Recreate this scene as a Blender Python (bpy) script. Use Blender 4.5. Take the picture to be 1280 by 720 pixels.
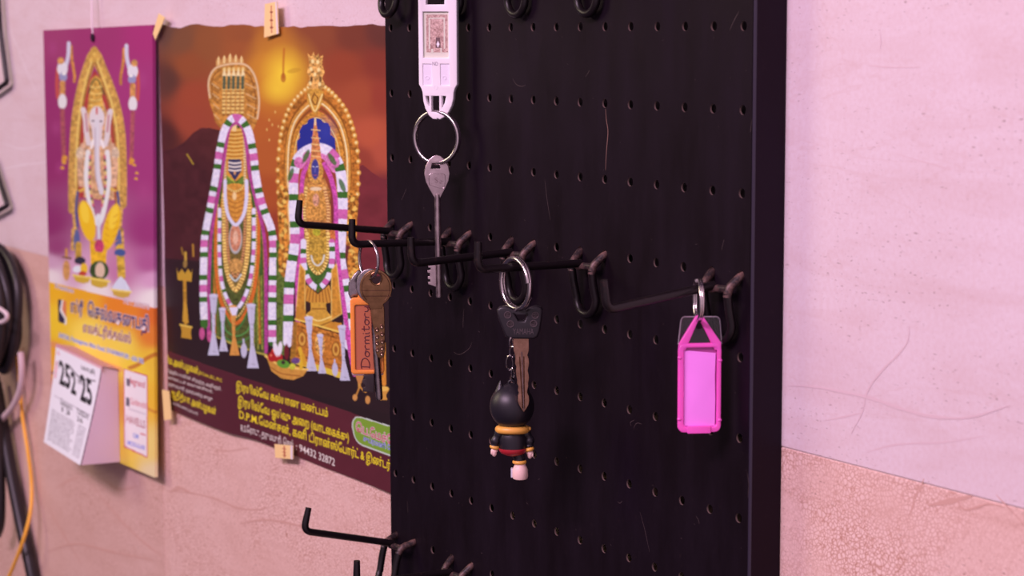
import bpy, bmesh, math, random
import numpy as np
from mathutils import Vector, Matrix

for o in list(bpy.data.objects): bpy.data.objects.remove(o)
scn = bpy.context.scene
COL = scn.collection
random.seed(4)
PI = math.pi
rng = np.random.RandomState(7)

# ---------------------------------------------------------------- camera
# metres; X runs along the wall to the right, Y into the wall, Z up.  Board face is Y = 0.
FPX = 2557.81
CAM = np.array([0.7391, -0.6016, -0.0011])
ROT = np.array([[0.5408, 0.8412, -0.0038], [0.1035, -0.0710, -0.9921], [-0.8348, 0.5361, -0.1255]])
u_, s_, v_ = np.linalg.svd(ROT); ROT = u_ @ v_
cam_d = bpy.data.cameras.new('camera'); cam_o = bpy.data.objects.new('camera', cam_d); COL.objects.link(cam_o)
cam_d.sensor_width = 36.0; cam_d.lens = FPX*36.0/1280.0; cam_d.clip_start = 0.02; cam_d.clip_end = 50
mw = Matrix.Identity(4)
for i in range(3):
    mw[i][0] = ROT[0][i]; mw[i][1] = -ROT[1][i]; mw[i][2] = -ROT[2][i]; mw[i][3] = CAM[i]
cam_o.matrix_world = mw
cam_d.dof.use_dof = True; cam_d.dof.focus_distance = 1.085; cam_d.dof.aperture_fstop = 15
scn.camera = cam_o
scn.view_settings.view_transform = 'Standard'; scn.view_settings.look = 'None'
scn.view_settings.gamma = 1.0; scn.view_settings.exposure = 0.0; scn.view_settings.use_curve_mapping = False

# ---------------------------------------------------------------- light
w = bpy.data.worlds.new('room'); scn.world = w; w.use_nodes = True
WT = w.node_tree; WN = WT.nodes['Background']; WN.inputs[1].default_value = 1.0
_tc = WT.nodes.new('ShaderNodeTexCoord'); _dp = WT.nodes.new('ShaderNodeVectorMath'); _dp.operation = 'DOT_PRODUCT'; _dp.inputs[1].default_value = (0.84, -0.50, 0.20)
_wr = WT.nodes.new('ShaderNodeValToRGB'); _we = _wr.color_ramp.elements     # unseen surroundings brightened to the right, added to light the metals and tags
_we[0].position = 0.0; _we[0].color = (0.050, 0.034, 0.062, 1); _we[1].position = 1.0; _we[1].color = (0.66, 0.47, 0.60, 1)
_q = _we.new(0.45); _q.color = (0.10, 0.072, 0.085, 1)
WT.links.new(_tc.outputs['Generated'], _dp.inputs[0]); WT.links.new(_dp.outputs['Value'], _wr.inputs[0]); WT.links.new(_wr.outputs[0], WN.inputs[0])
def area(name, loc, target, size, size_y, power, color):
    l = bpy.data.lights.new(name, 'AREA'); l.shape = 'RECTANGLE'; l.size = size; l.size_y = size_y
    l.energy = power; l.color = color
    o = bpy.data.objects.new(name, l); COL.objects.link(o); o.location = loc
    d = Vector(target) - Vector(loc); o.rotation_euler = d.to_track_quat('-Z', 'Y').to_euler()
    return o
area('tube_light', (0.25, -1.75, 1.15), (-0.15, 0, -0.15), 1.25, 0.30, 52, (1.0, 0.67, 0.92))
area('warm_left_light', (-1.9, -1.7, 0.9), (-0.6, 0, -0.1), 0.8, 1.0, 19, (1.0, 0.83, 0.60))  # warm light from the left, its source out of view
ILL = np.array([1.08, 0.785, 0.95])      # what a white sheet on the wall returns under these lamps

# ---------------------------------------------------------------- helpers
def ray(x, y): return ROT.T @ np.array([(x-640)/FPX, (y-360)/FPX, 1.0])
def onY(x, y, Y): d = ray(x, y); return CAM + (Y-CAM[1])/d[1]*d
def onX(x, y, X): d = ray(x, y); return CAM + (X-CAM[0])/d[0]*d
def pj(P):
    Q = (np.asarray(P)-CAM) @ ROT.T
    return 640+FPX*Q[..., 0]/Q[..., 2], 360+FPX*Q[..., 1]/Q[..., 2]
def pxmm(P): return FPX/((np.asarray(P)-CAM) @ ROT[2])/1000.0
def s2l(c):
    c = np.asarray(c, float)/255.0
    return np.where(c <= 0.04045, c/12.92, ((c+0.055)/1.055)**2.4)
def alb(r, g, b, ill=None): return np.clip(s2l((r, g, b))/(ILL if ill is None else ill), 0.002, 0.95)

S = 0.022; V = 0.0385; WALL = 0.019
def hole(c, r): return np.array([-c*S, 0.0, -r*V])

def mat(name, color, rough=0.5, metal=0.0, spec=0.5, **kw):
    m = bpy.data.materials.new(name); m.use_nodes = True
    b = m.node_tree.nodes['Principled BSDF']
    b.inputs['Base Color'].default_value = (*color, 1); b.inputs['Roughness'].default_value = rough
    b.inputs['Metallic'].default_value = metal; b.inputs['Specular IOR Level'].default_value = spec
    for k, v in kw.items(): b.inputs[k.replace('_', ' ')].default_value = v
    return m
class NT:
    """small node-tree helper"""
    def __init__(s, m): s.t = m.node_tree; s.b = s.t.nodes['Principled BSDF']
    def n(s, typ, **kw):
        x = s.t.nodes.new(typ)
        for k, v in kw.items():
            if k in x.inputs: x.inputs[k].default_value = v
            else: setattr(x, k, v)
        return x
    def l(s, a, b): s.t.links.new(a, b)
    def ramp(s, src, stops):
        r = s.t.nodes.new('ShaderNodeValToRGB'); e = r.color_ramp.elements
        while len(e) > 1: e.remove(e[-1])
        e[0].position = stops[0][0]; e[0].color = (*stops[0][1], 1)
        for p, c in stops[1:]:
            q = e.new(p); q.color = (*c, 1)
        s.l(src, r.inputs[0]); return r.outputs[0]
    def mix(s, fac, a, b, mode='MIX'):
        x = s.t.nodes.new('ShaderNodeMix'); x.data_type = 'RGBA'; x.blend_type = mode
        for v, i in ((fac, 0), (a, 6), (b, 7)):
            if hasattr(v, 'links'): s.l(v, x.inputs[i])
            elif i == 0: x.inputs[0].default_value = v
            else: x.inputs[i].default_value = (*v, 1)
        return x.outputs[2]
    def coords(s, scale=(1, 1, 1), loc=(0, 0, 0)):
        c = s.n('ShaderNodeTexCoord'); m = s.n('ShaderNodeMapping')
        m.inputs['Scale'].default_value = scale; m.inputs['Location'].default_value = loc
        s.l(c.outputs['Object'], m.inputs[0]); return m.outputs[0]
    def noise(s, co, scale, detail=4, rough=0.6, dist=0.0):
        x = s.n('ShaderNodeTexNoise'); x.inputs['Scale'].default_value = scale
        x.inputs['Detail'].default_value = detail; x.inputs['Roughness'].default_value = rough; x.inputs['Distortion'].default_value = dist
        s.l(co, x.inputs['Vector']); return x.outputs['Fac']
    def bump(s, h, strength, dist=0.001):
        x = s.n('ShaderNodeBump'); x.inputs['Strength'].default_value = strength; x.inputs['Distance'].default_value = dist
        s.l(h, x.inputs['Height']); s.l(x.outputs[0], s.b.inputs['Normal'])

class MB:
    """collects shapes and links them as ONE mesh object"""
    def __init__(s): s.v = []; s.f = []; s.m = []
    def add(s, vs, fs, mi=0):
        k = len(s.v); s.v += [tuple(map(float, p)) for p in vs]
        for f in fs: s.f.append(tuple(i+k for i in f)); s.m.append(mi)
        return s
    def tube(s, path, r, n=12, mi=0, closed=False, flat=1.0):
        P = [Vector(p) for p in path]; N = len(P)
        rr = list(r) if hasattr(r, '__len__') else [r]*N
        T = []
        for i in range(N):
            a = P[(i-1) % N] if (closed or i > 0) else P[i]
            b = P[(i+1) % N] if (closed or i < N-1) else P[i]
            T.append((b-a).normalized())
        ref = Vector((0, 0, 1)) if abs(T[0].z) < 0.9 else Vector((1, 0, 0))
        U = T[0].cross(ref).normalized(); vs = []; fs = []
        for i in range(N):
            U = (U - T[i]*U.dot(T[i])).normalized(); W = T[i].cross(U)
            for k in range(n):
                a = 2*PI*k/n
                vs.append(P[i] + (U*math.cos(a) + W*math.sin(a)*flat)*rr[i])
        R = N if closed else N-1
        for i in range(R):
            j = (i+1) % N
            for k in range(n):
                l = (k+1) % n
                fs.append((i*n+k, i*n+l, j*n+l, j*n+k))
        if not closed:
            fs.append(tuple(range(n-1, -1, -1))); fs.append(tuple((N-1)*n+k for k in range(n)))
        return s.add(vs, fs, mi)
    def ellipsoid(s, c, r, mi=0, nu=28, nv=18, fn=None):
        vs = []; fs = []
        for j in range(nv+1):
            t = PI*j/nv
            for i in range(nu):
                a = 2*PI*i/nu
                p = (c[0]+r[0]*math.sin(t)*math.cos(a), c[1]+r[1]*math.sin(t)*math.sin(a), c[2]+r[2]*math.cos(t))
                vs.append(fn(p) if fn else p)
        for j in range(nv):
            for i in range(nu):
                k = (i+1) % nu
                fs.append((j*nu+i, (j+1)*nu+i, (j+1)*nu+k, j*nu+k))
        return s.add(vs, fs, mi)
    def lathe(s, prof, c=(0, 0, 0), n=32, mi=0, sx=1, sy=1):
        """prof: (radius, z) from top to bottom, round the Z axis"""
        vs = []; fs = []
        for r, z in prof:
            for i in range(n):
                a = 2*PI*i/n; vs.append((c[0]+r*sx*math.cos(a), c[1]+r*sy*math.sin(a), c[2]+z))
        for j in range(len(prof)-1):
            for i in range(n):
                k = (i+1) % n; fs.append((j*n+i, (j+1)*n+i, (j+1)*n+k, j*n+k))
        fs.append(tuple(range(n))); fs.append(tuple((len(prof)-1)*n+i for i in range(n-1, -1, -1)))
        return s.add(vs, fs, mi)
    def box(s, a, b, mi=0):
        x0, y0, z0 = a; x1, y1, z1 = b
        v = [(x0,y0,z0),(x1,y0,z0),(x1,y1,z0),(x0,y1,z0),(x0,y0,z1),(x1,y0,z1),(x1,y1,z1),(x0,y1,z1)]
        return s.add(v, [(0,3,2,1),(4,5,6,7),(0,1,5,4),(1,2,6,5),(2,3,7,6),(3,0,4,7)], mi)
    def plate(s, outlines, y0, y1, bevel=0.0, mi=0):
        """outlines in (x, z); the first is the border, the rest are cut out; front face at y0, back at y1"""
        c = bpy.data.curves.new('tmp', 'CURVE'); c.dimensions = '2D'; c.fill_mode = 'BOTH'
        c.extrude = max((y1-y0)/2-bevel, 1e-6); c.bevel_depth = bevel; c.bevel_resolution = 2; c.offset = -bevel
        for ol in outlines:
            sp = c.splines.new('POLY'); sp.points.add(len(ol)-1); sp.use_cyclic_u = True
            for p, (x, z) in zip(sp.points, ol): p.co = (x*100, z*100, 0, 1)
        c.extrude *= 100; c.bevel_depth *= 100; c.offset *= 100
        me = ev_mesh(c); ym = (y0+y1)/2
        s.add([(q.co.x/100, ym-q.co.z/100, q.co.y/100) for q in me.vertices], [tuple(p.vertices) for p in me.polygons], mi)
        bpy.data.meshes.remove(me); return s
    def text(s, body, size, at, mi=0, y=0.0, thick=0.0001, width=None, rot=0.0, font_off=0.0):
        me = text_mesh(body, font_off, extrude=0.0)
        xs = [q.co.x for q in me.vertices]; x0, x1 = min(xs), max(xs)
        kx = size if width is None else width/(x1-x0)
        ca, sa = math.cos(rot), math.sin(rot); cx = (x0+x1)/2
        vs = []
        for q in me.vertices:
            a, b = (q.co.x-cx)*kx, (q.co.y-0.34)*size
            vs.append((at[0]+a*ca-b*sa, y, at[1]+a*sa+b*ca))
        s.add(vs, [tuple(p.vertices) for p in me.polygons], mi); bpy.data.meshes.remove(me); return s
    def xf(s, M, start=0):
        for i in range(start, len(s.v)): s.v[i] = tuple(M @ Vector(s.v[i]))
        return s
    def build(s, name, mats, parent=None, angle=38, smooth=True, loc=None):
        me = bpy.data.meshes.new(name); me.from_pydata(s.v, [], s.f); me.update()
        for m in (mats if isinstance(mats, (list, tuple)) else [mats]): me.materials.append(m)
        me.polygons.foreach_set('material_index', s.m)
        bm = bmesh.new(); bm.from_mesh(me); bmesh.ops.remove_doubles(bm, verts=bm.verts, dist=1e-7)
        bmesh.ops.recalc_face_normals(bm, faces=bm.faces); bm.to_mesh(me); bm.free()
        if smooth:
            me.polygons.foreach_set('use_smooth', [True]*len(me.polygons)); me.set_sharp_from_angle(angle=math.radians(angle))
        o = bpy.data.objects.new(name, me); COL.objects.link(o)
        if parent is not None: o.parent = parent
        if loc is not None: o.location = loc
        return o
def ev_mesh(curve):
    o = bpy.data.objects.new('tmp', curve); COL.objects.link(o)
    dg = bpy.context.evaluated_depsgraph_get(); dg.update()
    me = bpy.data.meshes.new_from_object(o.evaluated_get(dg))
    bpy.data.objects.remove(o); bpy.data.curves.remove(curve); return me
def text_mesh(body, off=0.0, extrude=0.0):
    c = bpy.data.curves.new('tmp', 'FONT'); c.body = body; c.resolution_u = 3; c.offset = off; c.extrude = extrude
    return ev_mesh(c)
def sm(pts, k=6, closed=False):
    """Catmull-Rom through the points"""
    P = [np.array(p, float) for p in pts]; n = len(P); out = []
    if n < 3 and not closed: return P
    rngs = n if closed else n-1
    for i in range(rngs):
        p0 = P[(i-1) % n] if (closed or i > 0) else P[i]; p1 = P[i]; p2 = P[(i+1) % n]
        p3 = P[(i+2) % n] if (closed or i+2 < n) else p2
        for j in range(k):
            t = j/k
            out.append(0.5*((2*p1)+(-p0+p2)*t+(2*p0-5*p1+4*p2-p3)*t*t+(-p0+3*p1-3*p2+p3)*t**3))
    if not closed: out.append(P[-1])
    return out
def fillet(pts, r, k=6):
    """polyline in 3D with rounded corners"""
    P = [Vector(p) for p in pts]; out = [P[0]]
    for i in range(1, len(P)-1):
        a, b, c = P[i-1], P[i], P[i+1]; d = min(r, (a-b).length*0.49, (c-b).length*0.49)
        p, q = b+(a-b).normalized()*d, b+(c-b).normalized()*d
        for j in range(k+1):
            t = j/k; out.append(p*(1-t)**2+b*2*t*(1-t)+q*t*t)
    return out+[P[-1]]
def rrect(x0, z0, x1, z1, r, k=5):
    out = []
    for cx, cz, a0 in ((x1-r, z1-r, 0), (x0+r, z1-r, 90), (x0+r, z0+r, 180), (x1-r, z0+r, 270)):
        for j in range(k+1):
            a = math.radians(a0+90*j/k); out.append((cx+r*math.cos(a), cz+r*math.sin(a)))
    return out
def circ(cx, cz, r, k=24, rz=None):
    return [(cx+r*math.cos(2*PI*i/k), cz+(rz or r)*math.sin(2*PI*i/k)) for i in range(k)]
def tag(o, label=None, cat=None, group=None, kind=None):
    if label: o['label'] = label
    if cat: o['category'] = cat
    if group: o['group'] = group
    if kind: o['kind'] = kind
    return o
def thing(name, label, cat, loc=(0, 0, 0), rz=0.0, group=None):
    o = bpy.data.objects.new(name, None); COL.objects.link(o); o.empty_display_size = 0.01
    o.location = loc; o.rotation_euler = (0, 0, rz)
    return tag(o, label, cat, group)
FACE = math.atan2(0.8412, 0.5408)     # turns a flat thing towards the side the photo was taken from
# ---------------------------------------------------------------- printed sheets: the print is worked out on a fine grid of the sheet
def vnoise(x, y):
    xi = np.floor(x).astype(np.int64); yi = np.floor(y).astype(np.int64); fx = x-xi; fy = y-yi
    fx = fx*fx*(3-2*fx); fy = fy*fy*(3-2*fy)
    def h(a, b):
        n = (a*374761393 + b*668265263) & 0x7fffffff; n = ((n ^ (n >> 13))*1274126177) & 0x7fffffff
        return (n & 0xffff)/65535.0
    return (h(xi, yi)*(1-fx)+h(xi+1, yi)*fx)*(1-fy)+(h(xi, yi+1)*(1-fx)+h(xi+1, yi+1)*fx)*fy
class Sheet:
    """corners TL, TR, BR, BL in metres; drawing coordinates are the flat design of the sheet as measured off the photograph"""
    def __init__(s, TL, TR, BR, BL, nu, nv, ill):
        s.nu, s.nv, s.ill = nu, nv, ill
        a = np.linspace(0, 1, nu+1)[None, :, None]; b = np.linspace(0, 1, nv+1)[:, None, None]
        TL, TR, BR, BL = [np.array(p, float) for p in (TL, TR, BR, BL)]
        s.pos = TL*(1-a)*(1-b)+TR*a*(1-b)+BR*a*b+BL*(1-a)*b
        s.X, s.Y = pj(s.pos); s.C = np.zeros((nv+1, nu+1, 3))
        A = []; B = []
        for P, (u, v) in ((TL, (0, 0)), (TR, (nu, 0)), (BR, (nu, nv)), (BL, (0, nv))):
            x, y = pj(P); A += [[x, y, 1, 0, 0, 0, -u*x, -u*y], [0, 0, 0, x, y, 1, -v*x, -v*y]]; B += [u, v]
        s.H = np.append(np.linalg.solve(np.array(A), np.array(B)), 1).reshape(3, 3)
    def uv(s, x, y):
        x = np.asarray(x, float); y = np.asarray(y, float)
        q = s.H @ np.stack([x.ravel(), y.ravel(), np.ones(x.size)]); return q[0]/q[2], q[1]/q[2]
    def win(s, x0, y0, x1, y1):
        u, v = s.uv(np.array([x0, x1, x1, x0]), np.array([y0, y0, y1, y1]))
        a, b = max(0, int(u.min())-2), min(s.nu+1, int(u.max())+3); c, d = max(0, int(v.min())-2), min(s.nv+1, int(v.max())+3)
        return slice(c, max(c, d)), slice(a, max(a, b))
    def put(s, sl, cov, col, tex=None):
        col = np.asarray(col, float); base = s2l(col)
        if base.ndim == 1: base = base[None, None, :]
        if tex:
            amp, sc = tex; x, y = s.X[sl]/sc, s.Y[sl]/sc
            t = 0.65*vnoise(x, y)+0.35*vnoise(x*2.1+9, y*2.1+5)
            base = base*np.clip(1+amp*(t-0.5)*2.2, 0.08, 2.6)[..., None]
        s.C[sl] = s.C[sl]*(1-cov[..., None])+base*cov[..., None]
    def bg(s, pts, power=3.0):
        D = np.zeros(s.X.shape); Acc = np.zeros(s.C.shape)
        for x, y, c in pts:
            wgt = 1/((s.X-x)**2+(s.Y-y)**2+30)**(power/2); D += wgt; Acc += wgt[..., None]*s2l(c)
        s.C = Acc/D[..., None]
    def glow(s, cx, cy, rx, ry, col, a=1.0, p=1.0):
        d = np.sqrt(((s.X-cx)/rx)**2+((s.Y-cy)/ry)**2); s.put((slice(None), slice(None)), a*np.clip(1-d, 0, 1)**p, col)
    def poly(s, pts, col, a=1.0, tex=None, smooth=0):
        if smooth: pts = sm(pts, smooth, True)
        P = np.array(pts, float); sl = s.win(P[:, 0].min(), P[:, 1].min(), P[:, 0].max(), P[:, 1].max())
        x, y = s.X[sl], s.Y[sl]
        if x.size == 0: return
        ins = np.zeros(x.shape, bool); j = len(P)-1
        for i in range(len(P)):
            xi, yi, xj, yj = P[i, 0], P[i, 1], P[j, 0], P[j, 1]
            if yi != yj: ins ^= ((yi > y) != (yj > y)) & (x < (xj-xi)*(y-yi)/(yj-yi)+xi)
            j = i
        s.put(sl, ins*float(a), col, tex)
    def ell(s, cx, cy, rx, ry, col, rot=0.0, a=1.0, tex=None):
        m = max(rx, ry); sl = s.win(cx-m, cy-m, cx+m, cy+m); x, y = s.X[sl]-cx, s.Y[sl]-cy
        c, q = math.cos(math.radians(rot)), math.sin(math.radians(rot)); x, y = x*c+y*q, -x*q+y*c
        d = np.sqrt((x/rx)**2+(y/ry)**2); s.put(sl, a*np.clip((1-d)*min(rx, ry)+0.5, 0, 1), col, tex)
    def line(s, pts, wd, col, a=1.0, tex=None, smooth=6, pat=None, closed=False):
        """pat: [(length, colour), ...] repeated along the line"""
        P = np.array(sm(pts, smooth, closed) if smooth else pts, float)
        if closed: P = np.vstack([P, P[:1]])
        h = wd/2+1; sl = s.win(P[:, 0].min()-h, P[:, 1].min()-h, P[:, 0].max()+h, P[:, 1].max()+h)
        x, y = s.X[sl], s.Y[sl]
        if x.size == 0: return
        best = np.full(x.shape, 1e9); arc = np.zeros(x.shape); L = 0.0
        for i in range(len(P)-1):
            ax, ay = P[i]; dx, dy = P[i+1]-P[i]; l2 = dx*dx+dy*dy
            if l2 < 1e-9: continue
            t = np.clip(((x-ax)*dx+(y-ay)*dy)/l2, 0, 1); d = np.hypot(x-ax-t*dx, y-ay-t*dy); m = d < best
            best[m] = d[m]; arc[m] = L+t[m]*math.sqrt(l2); L += math.sqrt(l2)
        cov = a*np.clip(wd/2-best+0.5, 0, 1)
        if pat:
            tot = sum(p[0] for p in pat); q = arc % tot; cc = np.zeros(x.shape+(3,)); e = 0
            for ln, c in pat:
                m = (q >= e) & (q < e+ln); cc[m] = c; e += ln
            col = cc
        s.put(sl, cov, col, tex)
    def text(s, body, p0, p1, h, col, off=0.0, outline=None):
        """baseline from p0 to p1, letters h high"""
        if outline: s.text(body, p0, p1, h, outline[0], off+outline[1])
        me = text_mesh(body, off); n = len(me.vertices)
        if not n: return
        co = np.zeros(n*3); me.vertices.foreach_get('co', co); co = co.reshape(-1, 3)
        me.calc_loop_triangles(); nt = len(me.loop_triangles); tr = np.zeros(nt*3, np.int32); me.loop_triangles.foreach_get('vertices', tr); tr = tr.reshape(-1, 3)
        bpy.data.meshes.remove(me)
        x0, x1 = co[:, 0].min()+off, co[:, 0].max()-off; p0 = np.array(p0, float); p1 = np.array(p1, float)
        t = (co[:, 0]-x0)/(x1-x0); px = p0[0]+t*(p1[0]-p0[0]); py = p0[1]+t*(p1[1]-p0[1])-co[:, 1]/0.62*h
        SS = 3; u, v = s.uv(px, py); u *= SS; v *= SS; ua, va = int(u.min())-3*SS, int(v.min())-3*SS
        ua -= ua % SS; va -= va % SS; W = int(u.max())-ua+6*SS; Hh = int(v.max())-va+6*SS; W += -W % SS; Hh += -Hh % SS
        M = np.zeros((Hh, W)); u = u-ua; v = v-va
        for a, b, c in tr:
            ax, ay, bx, by, cx, cy = u[a], v[a], u[b], v[b], u[c], v[c]
            ar = (bx-ax)*(cy-ay)-(cx-ax)*(by-ay)
            if abs(ar) < 1e-9: continue
            i0, i1 = int(math.floor(min(ay, by, cy))), int(max(ay, by, cy))+2; j0, j1 = int(math.floor(min(ax, bx, cx))), int(max(ax, bx, cx))+2
            yy, xx = np.mgrid[i0:i1, j0:j1]
            w0 = ((bx-ax)*(yy-ay)-(xx-ax)*(by-ay))/ar; w1 = ((cx-bx)*(yy-by)-(xx-bx)*(cy-by))/ar; w2 = 1-w0-w1
            M[i0:i1, j0:j1][(w0 >= -1e-6) & (w1 >= -1e-6) & (w2 >= -1e-6)] = 1
        # grid vertex k sits at k*SS: average the samples round it
        M = np.roll(np.roll(M, SS//2, 0), SS//2, 1).reshape(Hh//SS, SS, W//SS, SS).mean((1, 3))
        r0, c0 = va//SS, ua//SS
        a0, a1 = max(0, r0), min(s.nv+1, r0+M.shape[0]); b0, b1 = max(0, c0), min(s.nu+1, c0+M.shape[1])
        if a1 <= a0 or b1 <= b0: return
        s.put((slice(a0, a1), slice(b0, b1)), np.clip(M[a0-r0:a1-r0, b0-c0:b1-c0]*1.15, 0, 1), col)
    def mesh(s, name, material, parent=None, back=None, disp=None, origin=(0, 0, 0), extra=None):
        """back: vector to the sheet's rear face, which closes it into a solid"""
        nu, nv = s.nu, s.nv; n = (nu+1)*(nv+1)
        P = s.pos.copy()
        if disp is not None: P[..., 1] += disp
        P = (P-np.array(origin)).reshape(-1, 3)
        idx = np.arange(n).reshape(nv+1, nu+1)
        F = np.stack([idx[:-1, :-1], idx[1:, :-1], idx[1:, 1:], idx[:-1, 1:]], -1).reshape(-1, 4)
        mi = np.zeros(len(F), np.int32)
        col = np.clip(s.C/s.ill, 0.002, 0.95).reshape(-1, 3)
        if back is not None:
            ring = np.concatenate([idx[0, :], idx[1:, -1], idx[-1, -2::-1], idx[-2:0:-1, 0]]); k = len(ring)
            P = np.vstack([P, P[ring]+np.array(back)]); col = np.vstack([col, col[ring]])
            b = n+np.arange(k); r2 = np.roll(ring, -1); b2 = np.roll(b, -1)
            F = np.vstack([F, np.stack([ring, r2, b2, b], -1)]); mi = np.append(mi, np.ones(k, np.int32))
            nb = len(F)
        me = bpy.data.meshes.new(name); polys = [F]
        nl = F.size; extra_loop = 0
        if back is not None: extra_loop = k
        me.vertices.add(len(P)); me.vertices.foreach_set('co', P.ravel())
        loops = F.ravel()
        starts = np.arange(0, nl, 4)
        if extra_loop and disp is None: loops = np.append(loops, b[::-1]); starts = np.append(starts, nl); mi = np.append(mi, 1)
        me.loops.add(len(loops)); me.loops.foreach_set('vertex_index', loops.astype(np.int32))
        me.polygons.add(len(starts)); me.polygons.foreach_set('loop_start', starts.astype(np.int32))
        for m in (material if isinstance(material, (list, tuple)) else [material]): me.materials.append(m)
        me.polygons.foreach_set('material_index', mi); me.update(calc_edges=True)
        at = me.color_attributes.new('print', 'FLOAT_COLOR', 'POINT')
        at.data.foreach_set('color', np.hstack([col, np.ones((len(col), 1))]).astype(np.float32).ravel())
        me.validate()
        me.polygons.foreach_set('use_smooth', [True]*len(me.polygons)); me.set_sharp_from_angle(angle=math.radians(50))
        o = bpy.data.objects.new(name, me); COL.objects.link(o)
        if parent is not None: o.parent = parent
        return o
def print_mat(name, rough=0.45, spec=0.4):
    m = mat(name, (0.8, 0.8, 0.8), rough, 0, spec); n = NT(m)
    a = n.n('ShaderNodeVertexColor'); a.layer_name = 'print'; n.l(a.outputs[0], n.b.inputs['Base Color']); return m
# ---------------------------------------------------------------- wall of stone tiles
def tile_mat(name, base, light, dark, pebbles):
    m = mat(name, base, 0.42, 0, 0.35); n = NT(m)
    co = n.coords(); st = n.coords((3.0, 3.0, 14.0)); st2 = n.coords((2.2, 2.2, 5.0), (3, 1, 7))
    veins = n.noise(st, 3.0, 6, 0.62, 1.2); cloud = n.noise(co, 9.0, 5, 0.6, 0.6); grain = n.noise(co, 420, 3, 0.7)
    c = n.mix(n.ramp(cloud, [(0.3, (0.2,)*3), (0.7, (0.8,)*3)]), base, light)
    c = n.mix(n.ramp(veins, [(0.45, (0, 0, 0)), (0.75, (0.38,)*3)]), c, dark)
    c = n.mix(n.ramp(grain, [(0.35, (0.26,)*3), (0.62, (0, 0, 0))]), c, dark)
    # thin cracks
    cr = n.noise(st2, 3.2, 4, 0.62, 0.9)
    c = n.mix(n.ramp(cr, [(0.489, (0,)*3), (0.4965, (0.22,)*3), (0.504, (0,)*3)]), c, dark)
    # pits: short dark specks, gathered in patches
    pit = n.noise(n.coords((0.7, 0.7, 1.7)), 460, 2, 0.5); patch = n.noise(n.coords((1, 1, 1.8), (5, 2, 1)), 16, 4, 0.65)
    pm = n.n('ShaderNodeMath', operation='MULTIPLY'); n.l(n.ramp(pit, [(0.29, (0.8,)*3), (0.36, (0,)*3)]), pm.inputs[0])
    n.l(n.ramp(patch, [(0.40, (0,)*3), (0.60, (1,)*3)]), pm.inputs[1])
    pitc = tuple(0.55*x for x in dark)
    c = n.mix(pm.outputs[0], c, pitc)
    if pebbles:
        vo = n.n('ShaderNodeTexVoronoi'); vo.feature = 'DISTANCE_TO_EDGE'; vo.inputs['Scale'].default_value = 500; vo.inputs['Randomness'].default_value = 1
        wv = n.n('ShaderNodeVectorMath', operation='ADD'); nz = n.n('ShaderNodeTexNoise'); nz.inputs['Scale'].default_value = 90
        sc = n.n('ShaderNodeVectorMath', operation='SCALE'); sc.inputs['Scale'].default_value = 0.006
        n.l(co, nz.inputs['Vector']); n.l(nz.outputs['Color'], sc.inputs[0]); n.l(co, wv.inputs[0]); n.l(sc.outputs[0], wv.inputs[1]); n.l(wv.outputs[0], vo.inputs['Vector'])
        cell = n.ramp(vo.outputs['Distance'], [(0.02, dark), (0.09, base), (0.22, light)])
        pp = n.ramp(n.noise(n.coords((1, 1, 1.5), (1, 4, 2)), 11, 4, 0.6), [(0.42, (0.16,)*3), (0.60, (0.85,)*3)])
        c = n.mix(pp, c, cell)
    n.l(c, n.b.inputs['Base Color']); n.bump(grain, 0.05, 0.0006); return m
UP = tile_mat('upper_tile_stone', (0.72, 0.61, 0.63), (0.77, 0.68, 0.72), (0.60, 0.42, 0.40), False)
LO = tile_mat('lower_tile_stone', (0.73, 0.485, 0.405), (0.84, 0.64, 0.58), (0.44, 0.225, 0.16), True)
LO2 = tile_mat('lower_tile_brown', (0.66, 0.43, 0.355), (0.76, 0.56, 0.50), (0.44, 0.24, 0.17), True)
GROUT = mat('grout', (0.66, 0.50, 0.46), 0.9)
wall = MB(); JZ = -0.1975; g = 0.00022
def tile(x0, x1, z0, z1, mi):
    y = WALL; b = 0.0004
    wall.add([(x0+g,y+b,z0+g),(x1-g,y+b,z0+g),(x1-g,y+b,z1-g),(x0+g,y+b,z1-g),(x0+g+b,y,z0+g+b),(x1-g-b,y,z0+g+b),(x1-g-b,y,z1-g-b),(x0+g+b,y,z1-g-b)],
             [(4,5,6,7),(0,1,5,4),(1,2,6,5),(2,3,7,6),(3,0,4,7)], mi)
for xs, z0, z1, mi in (([-2.04,-1.44,-0.84,-0.24,0.36,0.96,1.56], JZ, JZ+0.6, 0), ([-1.9358,-1.3358,-0.7358,-0.1358,0.4642,1.0642], JZ-0.6, JZ, 1),
                       ([-2.04,-1.44,-0.84,-0.24,0.36,0.96,1.56], JZ+0.6, JZ+1.2, 0), ([-1.9358,-1.3358,-0.7358,-0.1358,0.4642,1.0642], JZ-1.2, JZ-0.6, 1)):
    for a, b in zip(xs[:-1], xs[1:]): tile(a, b, z0, z1, 6 if mi == 1 and b < -0.7 else mi)
wall.box((-2.1, WALL+0.0006, JZ-1.2), (1.6, WALL+0.06, JZ+1.2), 2)
def vein(pts, wd, mi):
    P = [onY(x, y, WALL) for x, y in sm(pts, 6)]; vs = []; n_ = len(P)
    for i, p in enumerate(P):
        d = P[min(n_-1, i+1)]-P[max(0, i-1)]; nr = np.array([-d[2], 0, d[0]]); nr /= np.linalg.norm(nr)+1e-12
        k = wd*0.5*(0.25+0.75*math.sin(PI*(i+0.5)/n_))*(0.7+0.6*((i*7919 % 13)/13.0)); q = np.array([0, -0.00004-0.00002*(len(wall.v) % 9), 0]); vs += [p+nr*k+q, p-nr*k+q]
    wall.add(vs, [(2*i, 2*i+1, 2*i+3, 2*i+2) for i in range(n_-1)], mi)
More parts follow.
